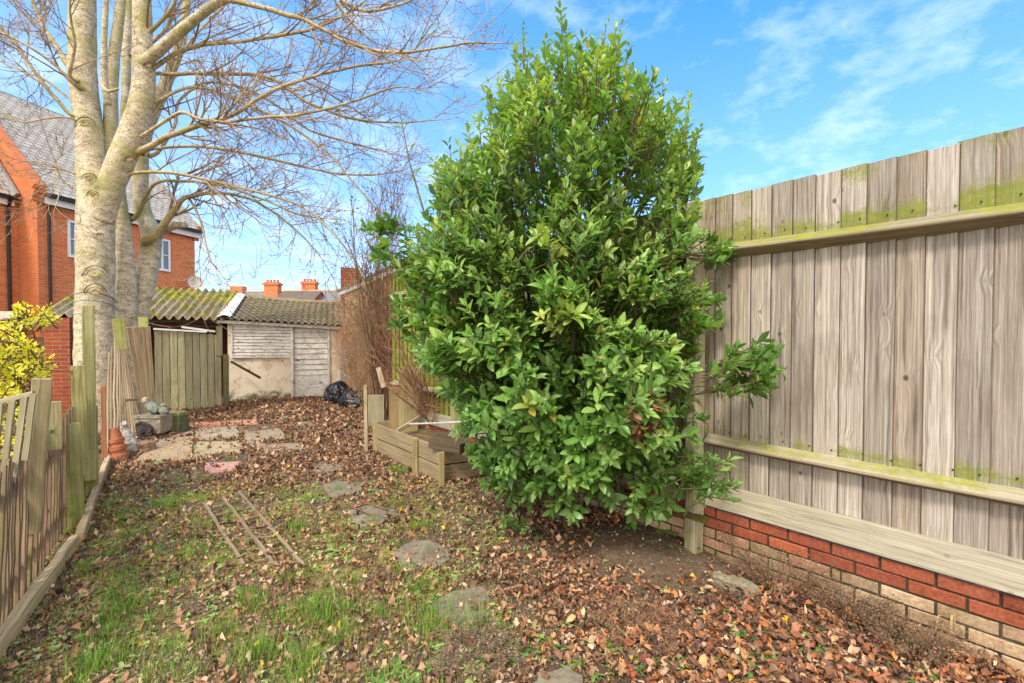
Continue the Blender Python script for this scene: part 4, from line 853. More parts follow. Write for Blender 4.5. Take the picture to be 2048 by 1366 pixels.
# ------------------------------------------------------------------ raised bed and the tangle behind it
bed = empty('raised_bed', G(880, 967), 'wooden raised bed of grooved decking boards in front of the mossy fence', 'planter')
K0 = G(750, 903); K1 = G(880, 967); K2 = G(1010, 945); 
def bedside(A, B, name='side_board'):
    for (z0, z1) in ((.02, .185), (.20, .385)):
        q = MB(); q.beam(A + V3(0, 0, (z0 + z1) / 2), B + V3(0, 0, (z0 + z1) / 2 + random.uniform(-.015, .015)), z1 - z0, .025, (0, 0, 1), segs=8, jit=.003, col=(.76, .72, .60), moss=lambda k: .05 + .1 * k)
        nrm = (B - A).cross(V3(0, 0, 1)).normalized() * -1
        if nrm.dot(A) > 0: nrm = -nrm
        for g in range(7):
            z = z0 + (z1 - z0) * (g + .5) / 7; q.beam(A + nrm * .015 + V3(0, 0, z), B + nrm * .015 + V3(0, 0, z), .011, .008, (0, 0, 1), segs=4, jit=.001, col=(.76, .72, .60), moss=.05)
        q.build(name, WOOD_M if False else WOOD_L, bed)
bedside(K0, K1); bedside(K1 + (K2 - K1) * .03, K2)
bx = K0 + FN * .9; q = MB(); q.beam(K0 + V3(0, 0, .2), bx + V3(0, 0, .2), .38, .025, (0, 0, 1)); q.build('side_board', WOOD_M, bed)
for (px, py, hz_) in ((752, 904, .42), (831, 946, .40), (884, 972, .36)):
    p = G(px, py); q = MB(); q.beam(p + V3(0, -.03, -.05), p + V3(0, -.03, hz_), .06, .045, (1, 0.3, 0), segs=3, jit=.002, col=(.9, .85, .6), moss=.12); bevel(q.build('post', WOOD_L, bed))
q = MB(); C4 = [K0, K1, K2, K2 + FN * .3, bx]; 
cx_ = sum((p for p in C4), V3(0, 0, 0)) / 5
for i in range(5): A, B_ = C4[i], C4[(i + 1) % 5]; q.poly([A + V3(0, 0, .27), B_ + V3(0, 0, .27), cx_ + V3(0, 0, .34)])
q.build('soil_fill', SOIL, bed)
def plank(p0, p1, wd, th, mat, label, cat='timber', name='plank', col=(1, 1, 1), moss=.1, up=(0, 0, 1), jit=.003):
    q = MB(); q.beam(p0, p1, wd, th, up, segs=5, jit=jit, col=col, moss=moss); return tag(bevel(q.build(name, mat)), label, cat)
plank(P(862, 885, 4.75), P(925, 897, 4.55), .10, .09, WOOD_D, 'short rotten timber block lying on the corner of the raised bed', name='timber_block')
plank(P(838, 872, 5.2), P(985, 905, 4.6), .07, .04, WOOD_D, 'long dark plank resting along the top of the raised bed', up=(1, 1, 0), col=(1.6, 1.4, 1.1))
plank(P(795, 862, 5.5), P(840, 835, 5.8), .05, .03, WOOD_L, 'short pale stick propped on the soil inside the raised bed', name='stick', cat='stick')
q = MB(); q.tube([P(812, 848, 5.7), P(880, 846, 5.2), P(935, 843, 4.9)], .011, 6); tag(q.build('plastic_tube', PIPE), 'thin white plastic tube lying across the raised bed', 'tube')
plank(P(733, 905, 6.0), P(731, 770, 6.0), .045, .04, WOOD_L, 'thin upright stake at the left end of the raised bed', cat='stake', name='stake', up=(1, 0, 0), moss=.25)
plank(P(750, 850, 6.6), P(750, 790, 6.6), .26, .03, WOOD_M, 'low square board standing behind the thin stake at the left of the raised bed', cat='board', name='board', up=(1, .3, 0), moss=.1)
plank(P(768, 775, 6.5), P(757, 735, 6.5), .07, .04, WOOD_L, 'short pale offcut propped upright above the low square board', cat='board', name='board', up=(1, 0, 0), moss=.1)
plank(P(817, 862, 5.9), P(817, 735, 5.9), .25, .05, WOOD_M, 'tall square topped board standing upright beside the mossy fence behind the bed', cat='board', name='board', up=(1, .25, 0), col=(1.1, 1., .8), moss=.1)
plank(P(790, 862, 6.1), P(790, 775, 6.1), .16, .04, WOOD_M, 'brownish board standing between the two square boards behind the raised bed', cat='board', name='board', up=(1, .3, 0), col=(1., .8, .6), moss=-.1)

def bush(name, label, base, tips, r0, colr, leaves=None, lsz=.04, sub=5, group=None, cat='shrub', bend=.15, nsub=.35):
    e = empty(name, base, label, cat, group); q = MB(); pts_l = []
    for tip in tips:
        b0 = base + V3(random.uniform(-.1, .1), random.uniform(-.08, .08), 0); mid = b0.lerp(tip, .5) + V3(random.uniform(-bend, bend), random.uniform(-bend, bend), random.uniform(0, bend))
        path = smooth_path([b0, mid, tip], 5); q.tube(path, lerp_list([r0, r0 * .7, r0 * .25], len(path)), 5, col=tuple(c * random.uniform(.8, 1.2) for c in colr), cap=False)
        L_ = (tip - b0).length
        for k in range(sub):
            i = random.randint(3, len(path) - 1); d = (path[i] - path[i - 1]).normalized() + V3(random.uniform(-.7, .7), random.uniform(-.7, .7), random.uniform(-.2, .6)); ln = L_ * nsub * random.uniform(.4, 1)
            a_ = path[i]; b_ = a_ + d.normalized() * ln; m_ = a_.lerp(b_, .5) + V3(random.uniform(-.04, .04), 0, random.uniform(-.03, .05))
            q.tube([a_, m_, b_], [r0 * .4, r0 * .3, r0 * .15], 4, col=tuple(c * random.uniform(.8, 1.2) for c in colr), cap=False)
            for kk in range(3):
                b2 = m_.lerp(b_, random.random()) + V3(random.uniform(-.12, .12), random.uniform(-.12, .12), random.uniform(-.05, .15)); q.tube([m_, b2], [r0 * .25, r0 * .12], 3, col=colr, cap=False); pts_l.append(b2)
            pts_l += [b_, m_]
        pts_l += path[3:]
    q.build('stems', TWIG, e, smooth=True)
    if leaves:
        n_ = int(len(pts_l) * leaves[1]); idx = rng.integers(0, len(pts_l), n_); O_ = np.array([list(pts_l[i]) for i in idx]) + rng.normal(0, .025, (n_, 3))
        v, f, c = leaf_geo(O_, rng.normal(0, 1, (n_, 3)) + [0, 0, .2], rng.normal(0, .5, (n_, 3)) + [0, 0, 1], rng.uniform(.6, 1.2, n_) * lsz, rng.uniform(.25, .5, n_) * lsz, rng.uniform(0, .6, n_), rng.uniform(-.3, .8, n_), pick(leaves[0], n_))
        bulk('foliage', [(v, f, c)], LEAF if leaves[0][0][1] > leaves[0][0][0] else LITTER, e)
    return e
BG_ = [(.10, .19, .05), (.16, .24, .07), (.07, .14, .04)]; BB_ = [(.36, .20, .11), (.28, .14, .08), (.42, .27, .15)]
tp = lambda xs_, ys_, Y, n: [P(random.uniform(*xs_), random.uniform(*ys_), Y + random.uniform(-.35, .35)) for _ in range(n)]
bush('sprawling_shrub', 'tall straggly half bare shrub between the shed and the big laurel', G(770, 850), tp((700, 830), (400, 620), 6.6, 26), .012, (.24, .13, .08), (BG_, .9), .055, sub=6)
bush('climbing_plant', 'dense brown dead creeper covering the tan brick outbuilding wall', V3(-3.1, 9.6, 0), [OA.lerp(OB, random.uniform(.05, .95)) - ON * (.05 + .2 * random.random()) + V3(0, 0, random.uniform(.6, 2.4)) for _ in range(60)], .007, (.62, .42, .27), ([(.50, .30, .17), (.42, .24, .13), (.56, .38, .22)], 2.6), .045, sub=11, cat='climber', bend=.2, nsub=.3)
bush('bare_shrub', 'leafless brown shrub with thin arching twigs growing in the raised bed', G(862, 905) + V3(0, .25, .3), tp((750, 840), (640, 800), 5.3, 24) + tp((840, 880), (740, 830), 5.2, 5), .0085, (.46, .25, .16), None, sub=5, bend=.12)
bush('bare_shrub', 'tan tangle of dry stems standing behind the square boards beside the black bags', G(735, 830), tp((670, 770), (580, 740), 7.3, 26), .006, (.60, .42, .26), ([(.30, .28, .10), (.36, .22, .12)], .4), .035, sub=8, bend=.2)
bush('slender_shrub', 'thin brown stemmed shrub with few small leaves rising above the outbuilding roof', G(760, 830), tp((700, 800), (380, 520), 7.2, 12), .008, (.28, .17, .10), ([(.26, .14, .07), (.2, .18, .06)], 1.2), .035, sub=9)
# black bags
def bag(px, py, Y, sx, sy, sz, seed, label):
    import bmesh
    bm = bmesh.new(); bmesh.ops.create_icosphere(bm, subdivisions=5, radius=1); c = P(px, py, Y); c.z = 0
    for v_ in bm.verts:
        n_ = v_.co.normalized(); r = 1 + .18 * noise.noise(n_ * 1.7 + V3(seed, 0, 0)) + .10 * (1 - abs(noise.noise(n_ * 4 + V3(seed, 3, 0))) * 2) + .05 * (1 - abs(noise.noise(n_ * 9 + V3(seed, 5, 0))) * 2)
        v_.co = V3(n_.x * r * sx, n_.y * r * sy, max(-.01, n_.z * r * sz + sz * .55))
    me = bpy.data.meshes.new('bag'); bm.to_mesh(me); bm.free(); me.polygons.foreach_set('use_smooth', [True] * len(me.polygons)); o = link('plastic_bag', me, PLASTIC); o.location = c
    tag(o, label, 'bag', 'black plastic bags by the shed')
bag(678, 800, 10.2, .30, .24, .28, 1, 'crumpled black plastic bag against the shed corner, left of the two')
bag(712, 800, 9.6, .32, .25, .22, 5, 'crumpled black plastic bag slumped in the leaves, right of the two')

# ------------------------------------------------------------------ left fence
LF0 = G(0, 1329); LFd = V3(-.588, .809, 0).normalized(); LFn = V3(-LFd.y, LFd.x, 0)
if LFn.x > 0: LFn = -LFn       # LFn points to the neighbour's side
def LFt(px): u = (px - 1024) / F_PX; return (u * LF0.y - LF0.x) / (LFd.x - u * LFd.y)
def LP(t, z, d=0.): return LF0 + LFd * t + LFn * d + V3(0, 0, z)
slat = empty('slatted_fence', LP(1, 0), 'broken leaning fence of narrow brown slats with odd green boards along the left edge', 'fence')
q = MB(); t = -.5; 
while t < 3.15:
    wd = random.uniform(.024, .034); zt = (.84 if t < .62 else .94) + .03 * math.sin(t * 3) + random.uniform(-.02, .02) + max(0, t - 2.2) * .06; lean = .13 + .05 * math.sin(t * 2.1) + random.uniform(-.02, .02)
    if t > 1.6: lean *= .5
    g = random.uniform(.65, 1.5)
    q.beam(LP(t - lean * .5, .04, .06 + random.uniform(-.01, .01)), LP(t + lean * .5, zt, .06 + random.uniform(-.015, .015)), wd, .020, LFd, segs=6, jit=.004, col=(g, g * random.uniform(.9, 1.05), g * random.uniform(.85, 1)), moss=random.uniform(-.3, .35)); t += wd + random.uniform(.022, .045)
q.build('slats', WOOD_B, slat)
for z in (.22, .72): q = MB(); q.beam(LP(-.5, z, .085), LP(3.2, z, .085), .05, .025, (0, 0, 1), segs=8, jit=.004, col=(.8, .8, .8)); q.build('rail', WOOD_B, slat)
def PB(px0, py0, px1, py1, wpx, d, mat, col=(1, 1, 1), moss=.2, th=.02, tm=None, name='nailed_board'):
    """board whose ends are seen at the two pixels; depth from the fence line"""
    tm = LFt((px0 + px1) / 2) if tm is None else tm; Y = LP(tm, 0, d).y
    q = MB(); a = P(px1, py1, Y); b = P(px0, py0, Y); q.beam(a, b, wpx * Y / F_PX, th, V3(1, .9, 0), segs=7, jit=.002, col=col, moss=moss); return bevel(q.build(name, mat, slat))
PB(85, 757, 60, 1068, 29, -.03, WOOD_M, (1.1, 1.0, .85), .0, .03); PB(138, 847, 148, 1064, 34, -.02, WOOD_M, (.95, 1.0, .7), lambda k: .5 - .35 * k, .025)
PB(156, 731, 162, 928, 22, -.01, WOOD_M, (1.15, 1.15, .75), .12, .02); PB(179, 812, 182, 990, 24, -.0, WOOD_M, (1., 1.05, .65), lambda k: .45 - .35 * k, .022)
PB(181, 990, 181, 1035, 24, 0., WOOD_B, (1.3, .6, .5), -.3, .02); PB(177, 611, 181, 960, 19, .04, WOOD_M, (1.05, 1.1, .8), .2, .05, name='post')
PB(106, 803, 106, 900, 26, .05, WOOD_M, (1, 1, .8), .2, .02); PB(206, 772, 209, 915, 8, -.01, WOOD_B, (1.7, 1.1, .85), -.3, .02); PB(236, 637, 243, 700, 19, .0, WOOD_M, (.95, 1., .6), .3, .03, tm=4.3)
# fan of slats that has come loose
fan = empty('slatted_fence', G(245, 890), 'fanned out loose section of thin pale slats leaning against the tree', 'fence')
q = MB(); nS = 12
for i in range(nS):
    k = i / (nS - 1); bt = G(212, 925).lerp(G(284, 868), k); tx = np.interp(k, [0, .3, 1], [219, 236, 243]); ty = np.interp(k, [0, .3, 1], [705, 662, 660]); tpz = P(tx, ty, 5.7 + 1.0 * k)
    g = random.uniform(.8, 1.3); mid = bt.lerp(tpz, .5)
    q.beam(bt, tpz, .021, .014, V3(1, .4, 0), wend=.016, segs=6, jit=.006, col=(g * .85, g * .8, g * .72), moss=random.uniform(-.2, .3))
q.build('slats', WOOD_T, fan); q = MB(); q.beam(P(216, 800, 5.95), P(275, 800, 6.7), .03, .015, (0, 0, 1), col=(.7, .7, .6)); q.build('rail', WOOD_T, fan)
fan2 = empty('slatted_fence', G(300, 830), 'leaning panel of thin parallel slats between the tree and the green board panel', 'fence')
q = MB(); nS = 13
for i in range(nS):
    k = i / (nS - 1); bt = P(289 + 24 * k, 850, 7.6); tpz = P(253 + 46 * k, 655 - 2 * k, 7.0); g = random.uniform(.8, 1.3)
    q.beam(bt, tpz, .019, .014, V3(1, .4, 0), segs=5, jit=.004, col=(g * .85, g * .8, g * .72), moss=random.uniform(-.1, .3))
q.build('slats', WOOD_T, fan2)
q = MB(); q.beam(P(287, 660, 7.05), P(287, 634, 7.05), .13, .03, V3(1, .3, 0), moss=.3, col=(.9, 1, .6)); q.build('cap_board', WOOD_M, fan2)
# trellis at the edge
trl = empty('trellis', LP(.2, .8), 'mossy green wooden trellis panel at the left edge above the slats', 'trellis')
q = MB(); Yt = 2.55
for (x0, y0, x1, y1) in ((25, 800, 4, 985), (49, 793, 26, 965), (67, 787, 50, 920), (0, 806, -20, 1000), (-30, 812, -50, 1010)): q.beam(P(x0, y0, Yt), P(x1, y1, Yt), .026, .016, V3(1, .5, 0), segs=3, jit=.001, moss=.1)
for (x0, y0, x1, y1) in ((-70, 820, 68, 786), (-70, 878, 60, 840), (-70, 930, 54, 885)): q.beam(P(x0, y0, Yt + .02), P(x1, y1, Yt + .02), .026, .016, (0, 0, 1), segs=3, jit=.001, moss=.15)
q.build('lattice', WOOD_M, trl)
# kerb timbers
q = MB(); A = G(-60, 1395); B_ = G(150, 1104)
q.beam(A + V3(0, 0, .055), B_ + V3(0, 0, .08), .10, .05, V3(0, 0, 1), segs=14, jit=.005, col=(1.45, 1.32, 1.05), moss=-.1); tag(bevel(q.build('edging_timber', WOOD_L), .008), 'long pale edging timber along the foot of the slatted fence, nearest the camera', 'edging board', 'edging timbers under the left fence')
q = MB(); q.beam(G(160, 1092) + V3(0, 0, .05), G(216, 930) + V3(0, 0, .06), .11, .05, V3(0, 0, 1), segs=14, jit=.005, col=(1.3, 1.15, .95), moss=-.1); tag(bevel(q.build('edging_timber', WOOD_L), .008), 'farther edging timber running back to the stacked terracotta pots', 'edging board', 'edging timbers under the left fence')

# ------------------------------------------------------------------ paving and stones
def slab(pts, label, col, th=.04, z=.018, name='paving_slab', cat='paving slab', group='concrete slabs of the small patio', irr=0.):
    P_ = [G(x, y, z) for x, y in pts]; poly = []
    for i in range(len(P_)):
        a, b = P_[i], P_[(i + 1) % len(P_)]
        for k in range(4): p = a.lerp(b, k / 4); poly.append(p + V3(random.uniform(-1, 1), random.uniform(-1, 1), 0) * (.004 + irr))
    c = sum(poly, V3(0, 0, 0)) / len(poly); q = MB(); n = len(poly); zc = gz(c.x, c.y) + z; tilt = V3(random.uniform(-.01, .01), random.uniform(-.01, .01), 0)
    top = [V3(p.x, p.y, zc + (p - c).dot(tilt)) for p in poly]
    b = len(q.v)
    for s_, dz in ((1., -th), (1., -.006), (.985, 0.), (.5, .001)):
        for p in top: x = c + (p - c) * s_; q.v.append((x.x, x.y, p.z + dz)); q.c.append((*[cc * random.uniform(.93, 1.07) for cc in col], random.uniform(-.25, .05)))
    for r in range(3):
        for i in range(n): q.f.append((b + r * n + i, b + r * n + (i + 1) % n, b + (r + 1) * n + (i + 1) % n, b + (r + 1) * n + i)); q.uv.append([(0, 0)] * 4)
    q.f.append(tuple(b + 3 * n + i for i in range(n))); q.uv.append([(0, 0)] * n)
    return tag(q.build(name, SLABM), label, cat, group)
GC = (.43, .32, .20)
SLABS = [([(256, 929), (382, 919), (388, 872), (322, 878)], 'large tan patio slab at the front left beside the terracotta pots', GC),
 ([(386, 918), (489, 905), (480, 880), (390, 881)], 'tan patio slab directly behind the small pink slab', (.45, .36, .22)),
 ([(390, 879), (480, 874), (475, 850), (390, 856)], 'tan patio slab in the middle of the back row, in front of the red tiles', (.44, .37, .26)),
 ([(352, 872), (387, 868), (388, 857), (356, 858)], 'narrow tan slab beside the mossy stone block', (.46, .37, .27)),
 ([(481, 850), (558, 849), (577, 880), (495, 887)], 'brown tinged patio slab on the right with leaves on its edge', (.36, .29, .20)),
 ([(498, 890), (598, 888), (604, 900), (512, 903)], 'half buried slab in the leaves at the right front of the patio', (.34, .26, .19)),
 ([(356, 848), (387, 846), (387, 855), (358, 856)], 'red brick coloured slab at the back of the patio, leftmost of three', (.52, .26, .16)),
 ([(390, 845), (452, 842), (452, 850), (390, 855)], 'red brick coloured slab at the back of the patio, middle of three', (.52, .25, .15)),
 ([(456, 842), (512, 839), (515, 848), (456, 850)], 'red brick coloured slab at the back of the patio, rightmost of three', (.54, .28, .18)),
 ([(408, 925), (480, 922), (474, 940), (411, 945)], 'small pink slab set in the grass in front of the patio', (.62, .34, .28))]
for p_, l_, c_ in SLABS: slab(p_, l_, c_)
ST2 = [([(552, 832), (600, 829), (612, 834), (566, 840)], 'small flat stone nearest the shed door'), ([(576, 846), (622, 843), (626, 850), (590, 854)], 'small flat stone second nearest the shed door'),
 ([(618, 933), (650, 924), (692, 930), (680, 944), (636, 946)], 'grey stepping stone left of the raised bed post'), ([(640, 972), (676, 962), (728, 966), (715, 987), (660, 992)], 'grey stepping stone just below the raised bed corner level'),
 ([(695, 1022), (745, 1010), (800, 1022), (780, 1044), (716, 1052)], 'grey stepping stone under the thin fallen twig'), ([(785, 1108), (830, 1078), (868, 1084), (905, 1108), (880, 1132), (805, 1136)], 'large grey stepping stone in the brown leaves left of the laurel trunk'),
 ([(858, 1215), (905, 1180), (965, 1172), (992, 1195), (975, 1235), (900, 1250)], 'large mossy stepping stone among grass tufts in the foreground'), ([(1060, 1375), (1085, 1340), (1140, 1336), (1165, 1360), (1160, 1400), (1080, 1410)], 'brown stepping stone cut off by the bottom edge of the photo')]
for p_, l_ in ST2: slab(p_, l_, (.26, .225, .16), name='stepping_stone', cat='stepping stone', group='stepping stones through the leaf litter', irr=.014, z=.018)
def rock(c, sx, sy, sz, label, col, cat='stone', name='stone', seed=0, rot=0.):
    import bmesh
    bm = bmesh.new(); bmesh.ops.create_icosphere(bm, subdivisions=4, radius=1)
    for v_ in bm.verts:
        n_ = v_.co.normalized(); m = max(abs(n_.x), abs(n_.y), abs(n_.z)); b_ = n_ / m * .62 + n_ * .38; b_ *= 1 + .12 * noise.noise(n_ * 1.8 + V3(seed, 0, 0)) + .04 * noise.noise(n_ * 7 + V3(seed, 2, 0)); v_.co = V3(b_.x * sx, b_.y * sy, b_.z * sz)
    me = bpy.data.meshes.new(name); bm.to_mesh(me); bm.free(); ca = me.color_attributes.new('col', 'FLOAT_COLOR', 'POINT'); ca.data.foreach_set('color', [*col, .15] * len(me.vertices)); me.polygons.foreach_set('use_smooth', [True] * len(me.polygons))
    o = link(name, me, STONE); o.location = c; o.rotation_euler = (0, 0, rot); 
    if label: tag(o, label, cat)
    return o
c = G(1468, 1178); rock(c + V3(0, 0, .02), .14, .05, .045, 'weathered flat grey stone on the soil beside the brick wall', (.27, .24, .17), seed=3, rot=-.7)
# loose trellis on the ground
lt = empty('trellis', G(505, 1080), 'old wooden trellis lying flat on the grass in the foreground', 'trellis')
bars = [((409, 1015), (487, 1138)), ((449, 1005), (565, 1158)), ((478, 990), (608, 1141))]
for a, b in bars:
    q = MB(); q.beam(G(*a) + V3(0, 0, .036), G(*b) + V3(0, 0, .032), .022, .014, V3(1, 0, 0), segs=10, jit=.003, moss=.05, col=(.72, .66, .58)); q.build('long_bar', WOOD_T, lt)
for k in np.linspace(.10, .93, 7):
    A = G(*bars[0][0]).lerp(G(*bars[0][1]), k); B_ = G(*bars[2][0]).lerp(G(*bars[2][1]), k + .02); q = MB(); q.beam(A + V3(0, 0, .024), B_ + V3(0, 0, .024) + (B_ - A) * .05, .013, .008, V3(0, 1, 0), segs=5, jit=.004, moss=.05, col=(.72, .66, .58)); q.build('cross_bar', WOOD_T, lt)
q = MB()
for path in ([(690, 1018), (760, 1016), (830, 1010), (905, 990)], [(700, 1020), (740, 1040), (800, 1046), (860, 1030)], [(722, 1015), (735, 970), (748, 920)], [(740, 1016), (775, 1030), (800, 1030)]):
    q.tube([G(x, y) + V3(0, 0, .03 + .02 * i) for i, (x, y) in enumerate(path)], [.006, .005, .004, .003][:len(path)], 5, col=(.22, .13, .09))
tag(q.build('fallen_twig', TWIG), 'thin forked fallen twig lying across the grey stepping stones', 'twig')
q = MB(); q.tube([G(160, 1215) + V3(0, 0, .02), G(185, 1195) + V3(0, 0, .03), G(212, 1172) + V3(0, 0, .035)], [.006, .005, .004], 5, col=(.25, .14, .09)); tag(q.build('fallen_twig', TWIG), 'short stick on the soil beside the near edging timber', 'twig')

# ------------------------------------------------------------------ ornaments
def pot(base, tilt, s=1.):
    q = MB(); q.lathe(base, [(.0, .0), (.078 * s, 0), (.080 * s, .035 * s), (.064 * s, .040 * s), (.050 * s, .13 * s), (.046 * s, .145 * s), (0, .147 * s)], 24, axis=tilt); return q
pb = G(236, 918)
for i, (off, lab) in enumerate(((0, 'terracotta pot upside down on the ground, lowest of the stack by the fence'), (.115, 'terracotta pot stacked upside down between two others by the fence'), (.21, 'terracotta pot upside down on top of the stack by the fence'))):
    ax = V3(-.16, 0, 1).normalized(); q = pot(pb + ax * off, ax, 1.5 - .12 * i); tag(q.build('flower_pot', TERRA, smooth=False), lab, 'flower pot', 'stacked terracotta pots')
# goose ornament
gs = G(248, 908); q = MB(); path = smooth_path([gs + V3(.16, 0, .03), gs + V3(.08, .03, .10), gs + V3(.0, .05, .20), gs + V3(-.03, .06, .30), gs + V3(-.045, .06, .36)], 4)
q.tube(path, lerp_list([.015, .07, .085, .05, .035], len(path)), 12, col=(.42, .40, .36), rough=.1)
q.tube(smooth_path([path[-1] - V3(0, 0, .01), path[-1] + V3(.0, -.01, .03), path[-1] + V3(.035, -.03, .03), path[-1] + V3(.075, -.05, .015)], 3), lerp_list([.03, .036, .03, .006], 10), 10, col=(.46, .43, .38)); 
gs_o = q.build('goose_statue', STONE, smooth=True); tag(gs_o, 'grey stone goose ornament leaning beside the stacked terracotta pots', 'garden ornament')
rock(gs + V3(.11, .12, .05), .16, .10, .09, 'brown stone lying just behind the grey goose ornament', (.34, .22, .15), seed=9)
# stone cart planter with kneeling figure
ct = empty('cart_ornament', G(305, 872), 'weathered stone cart planter with dark wheel beside the patio', 'garden ornament'); cb_ = G(303, 874)
q = MB(); x0 = cb_ + V3(-.20, .05, .08)
def frust(q, c, w0, w1, d0, d1, z0, z1, col):
    A = [c + V3(sx * w0 / 2, sy * d0 / 2, z0) for sx, sy in ((-1, -1), (1, -1), (1, 1), (-1, 1))]; B = [c + V3(sx * w1 / 2, sy * d1 / 2, z1) for sx, sy in ((-1, -1), (1, -1), (1, 1), (-1, 1))]
    for i in range(4): q.poly([A[i], A[(i + 1) % 4], B[(i + 1) % 4], B[i]], None, (*col, .1))
    q.poly(B, None, (*col, .2)); q.poly(A[::-1], None, (*col, 0))
frust(q, cb_ + V3(-.02, .1, 0), .36, .40, .26, .30, .06, .30, (.36, .31, .25)); frust(q, cb_ + V3(-.02, .1, 0), .43, .43, .33, .33, .30, .33, (.32, .30, .24)); bevel(q.build('cart_body', STONE, ct), .01)
q = MB(); q.lathe(cb_ + V3(-.06, -.075, .10), [(.03, -.01), (.13, -.01), (.15, 0), (.15, .03), (.13, .035), (.12, .02), (.03, .02), (.03, .05), (0, .05)], 24, axis=(0, -1, 0), col=(.07, .06, .06)); q.build('wheel', STONE, ct)
blk = G(345, 868)
q = MB(); frust(q, blk + V3(.02, .1, 0), .20, .18, .22, .2, 0, .28, (.12, .13, .07)); frust(q, blk + V3(-.05, .1, 0), .34, .32, .2, .2, .28, .33, (.22, .24, .10)); tag(bevel(q.build('stone_block', STONE), .012), 'mossy dark stone block with an overhanging top, right of the cart planter', 'stone block')
rock(blk + V3(-.16, -.02, .10), .09, .08, .12, 'pale lumpy stone figure standing between the cart planter and mossy block', (.40, .38, .30), cat='garden ornament', name='stone_ornament', seed=12)
fg = empty('figure_ornament', cb_ + V3(-.02, .1, .33), 'small weathered crouching figure statue in faded green on the cart planter', 'garden ornament')
b0 = cb_ + V3(-.02, .08, .33); q = MB()
q.tube(smooth_path([b0 + V3(.08, 0, .05), b0 + V3(.0, 0, .09), b0 + V3(-.06, 0, .14), b0 + V3(-.09, 0, .19)], 3), lerp_list([.06, .075, .065, .03], 10), 12, col=(.22, .27, .22), rough=.5); q.tube([b0 + V3(-.05, -.05, .13), b0 + V3(.02, -.08, .07), b0 + V3(.1, -.07, .05)], [.028, .024, .02], 8, col=(.24, .28, .24), rough=.5); q.build('body', STONE, fg, smooth=True)
q = MB(); q.lathe(b0 + V3(-.10, 0, .17), [(0, 0), (.035, .01), (.05, .04), (.045, .075), (.02, .1), (0, .105)], 14, axis=(-.3, -.2, 1), col=(.45, .40, .33)); q.build('head', STONE, fg, smooth=True)
q = MB(); q.lathe(b0 + V3(.15, 0, .0), [(0, 0), (.05, .01), (.07, .05), (.05, .1), (.03, .13), (0, .14)], 12, axis=(0.1, 0, 1), col=(.30, .31, .26)); q.lathe(b0 + V3(.17, -.02, .12), [(0, 0), (.03, .01), (.035, .035), (0, .06)], 10, col=(.33, .32, .27)); q.build('companion_animal', STONE, fg, smooth=True)

# ------------------------------------------------------------------ yellow variegated shrub
ys_ = empty('variegated_shrub', P(40, 760, 3.7) * 1, 'bright yellow and green variegated shrub behind the trellis at the left edge', 'shrub'); ys_.location.z = 0
O = []; D = []; U = []; LN = []; WW = []; CC = []; st_ = MB(); YP = [(.80, .66, .04), (.88, .76, .10), (.70, .62, .05)]; YB = [(.74, .62, .04), (.86, .72, .05), (.90, .76, .06)]
real_stems = stems; stems = st_
for (cx, cy, rx, ry, Y, n_) in ((20, 700, 45, 60, 3.6, 60), (60, 640, 40, 22, 3.7, 20), (95, 640, 22, 14, 3.8, 8), (50, 740, 40, 40, 3.6, 36), (15, 790, 40, 50, 3.5, 26), (20, 880, 35, 50, 3.3, 24), (-60, 760, 60, 120, 3.6, 60), (85, 730, 22, 14, 3.65, 8), (50, 890, 18, 14, 3.2, 6)):
    for _ in range(n_):
        a = random.uniform(0, 6.28); r = random.random() ** .5; p = P(cx + rx * r * math.cos(a), cy + ry * r * math.sin(a), Y + random.uniform(-.2, .25))
        shoot(p, (random.uniform(-.2, .9), random.uniform(-.8, .3), random.uniform(-.1, .8)), .09, random.randint(6, 9), .052, YB, YP)
base = V3(ys_.location.x, ys_.location.y, 0)
for k in range(14): tip = P(random.uniform(-40, 90), random.uniform(640, 860), 3.65); st_.tube(smooth_path([base + V3(random.uniform(-.1, .1), 0, 0), base.lerp(tip, .6) + V3(0, .05, 0), tip], 3), lerp_list([.014, .009, .004], 7), 5, col=(.22, .20, .08), cap=False)
n_ = len(O); v, f, c = leaf_geo(np.array(O), np.array(D), np.array(U), np.array(LN), np.array(WW), rng.uniform(.1, .5, n_), rng.uniform(-.1, .5, n_), np.concatenate([np.array(CC), np.zeros((n_, 1))], 1))
mid = c[:, 3] > .5; c[mid, :3] = c[mid, :3] * np.array([.75, .88, .7])     # green centre of each leaf
bulk('foliage', [(v, f, c)], LEAF, ys_, smooth=True); st_.build('stems', TWIG, ys_)

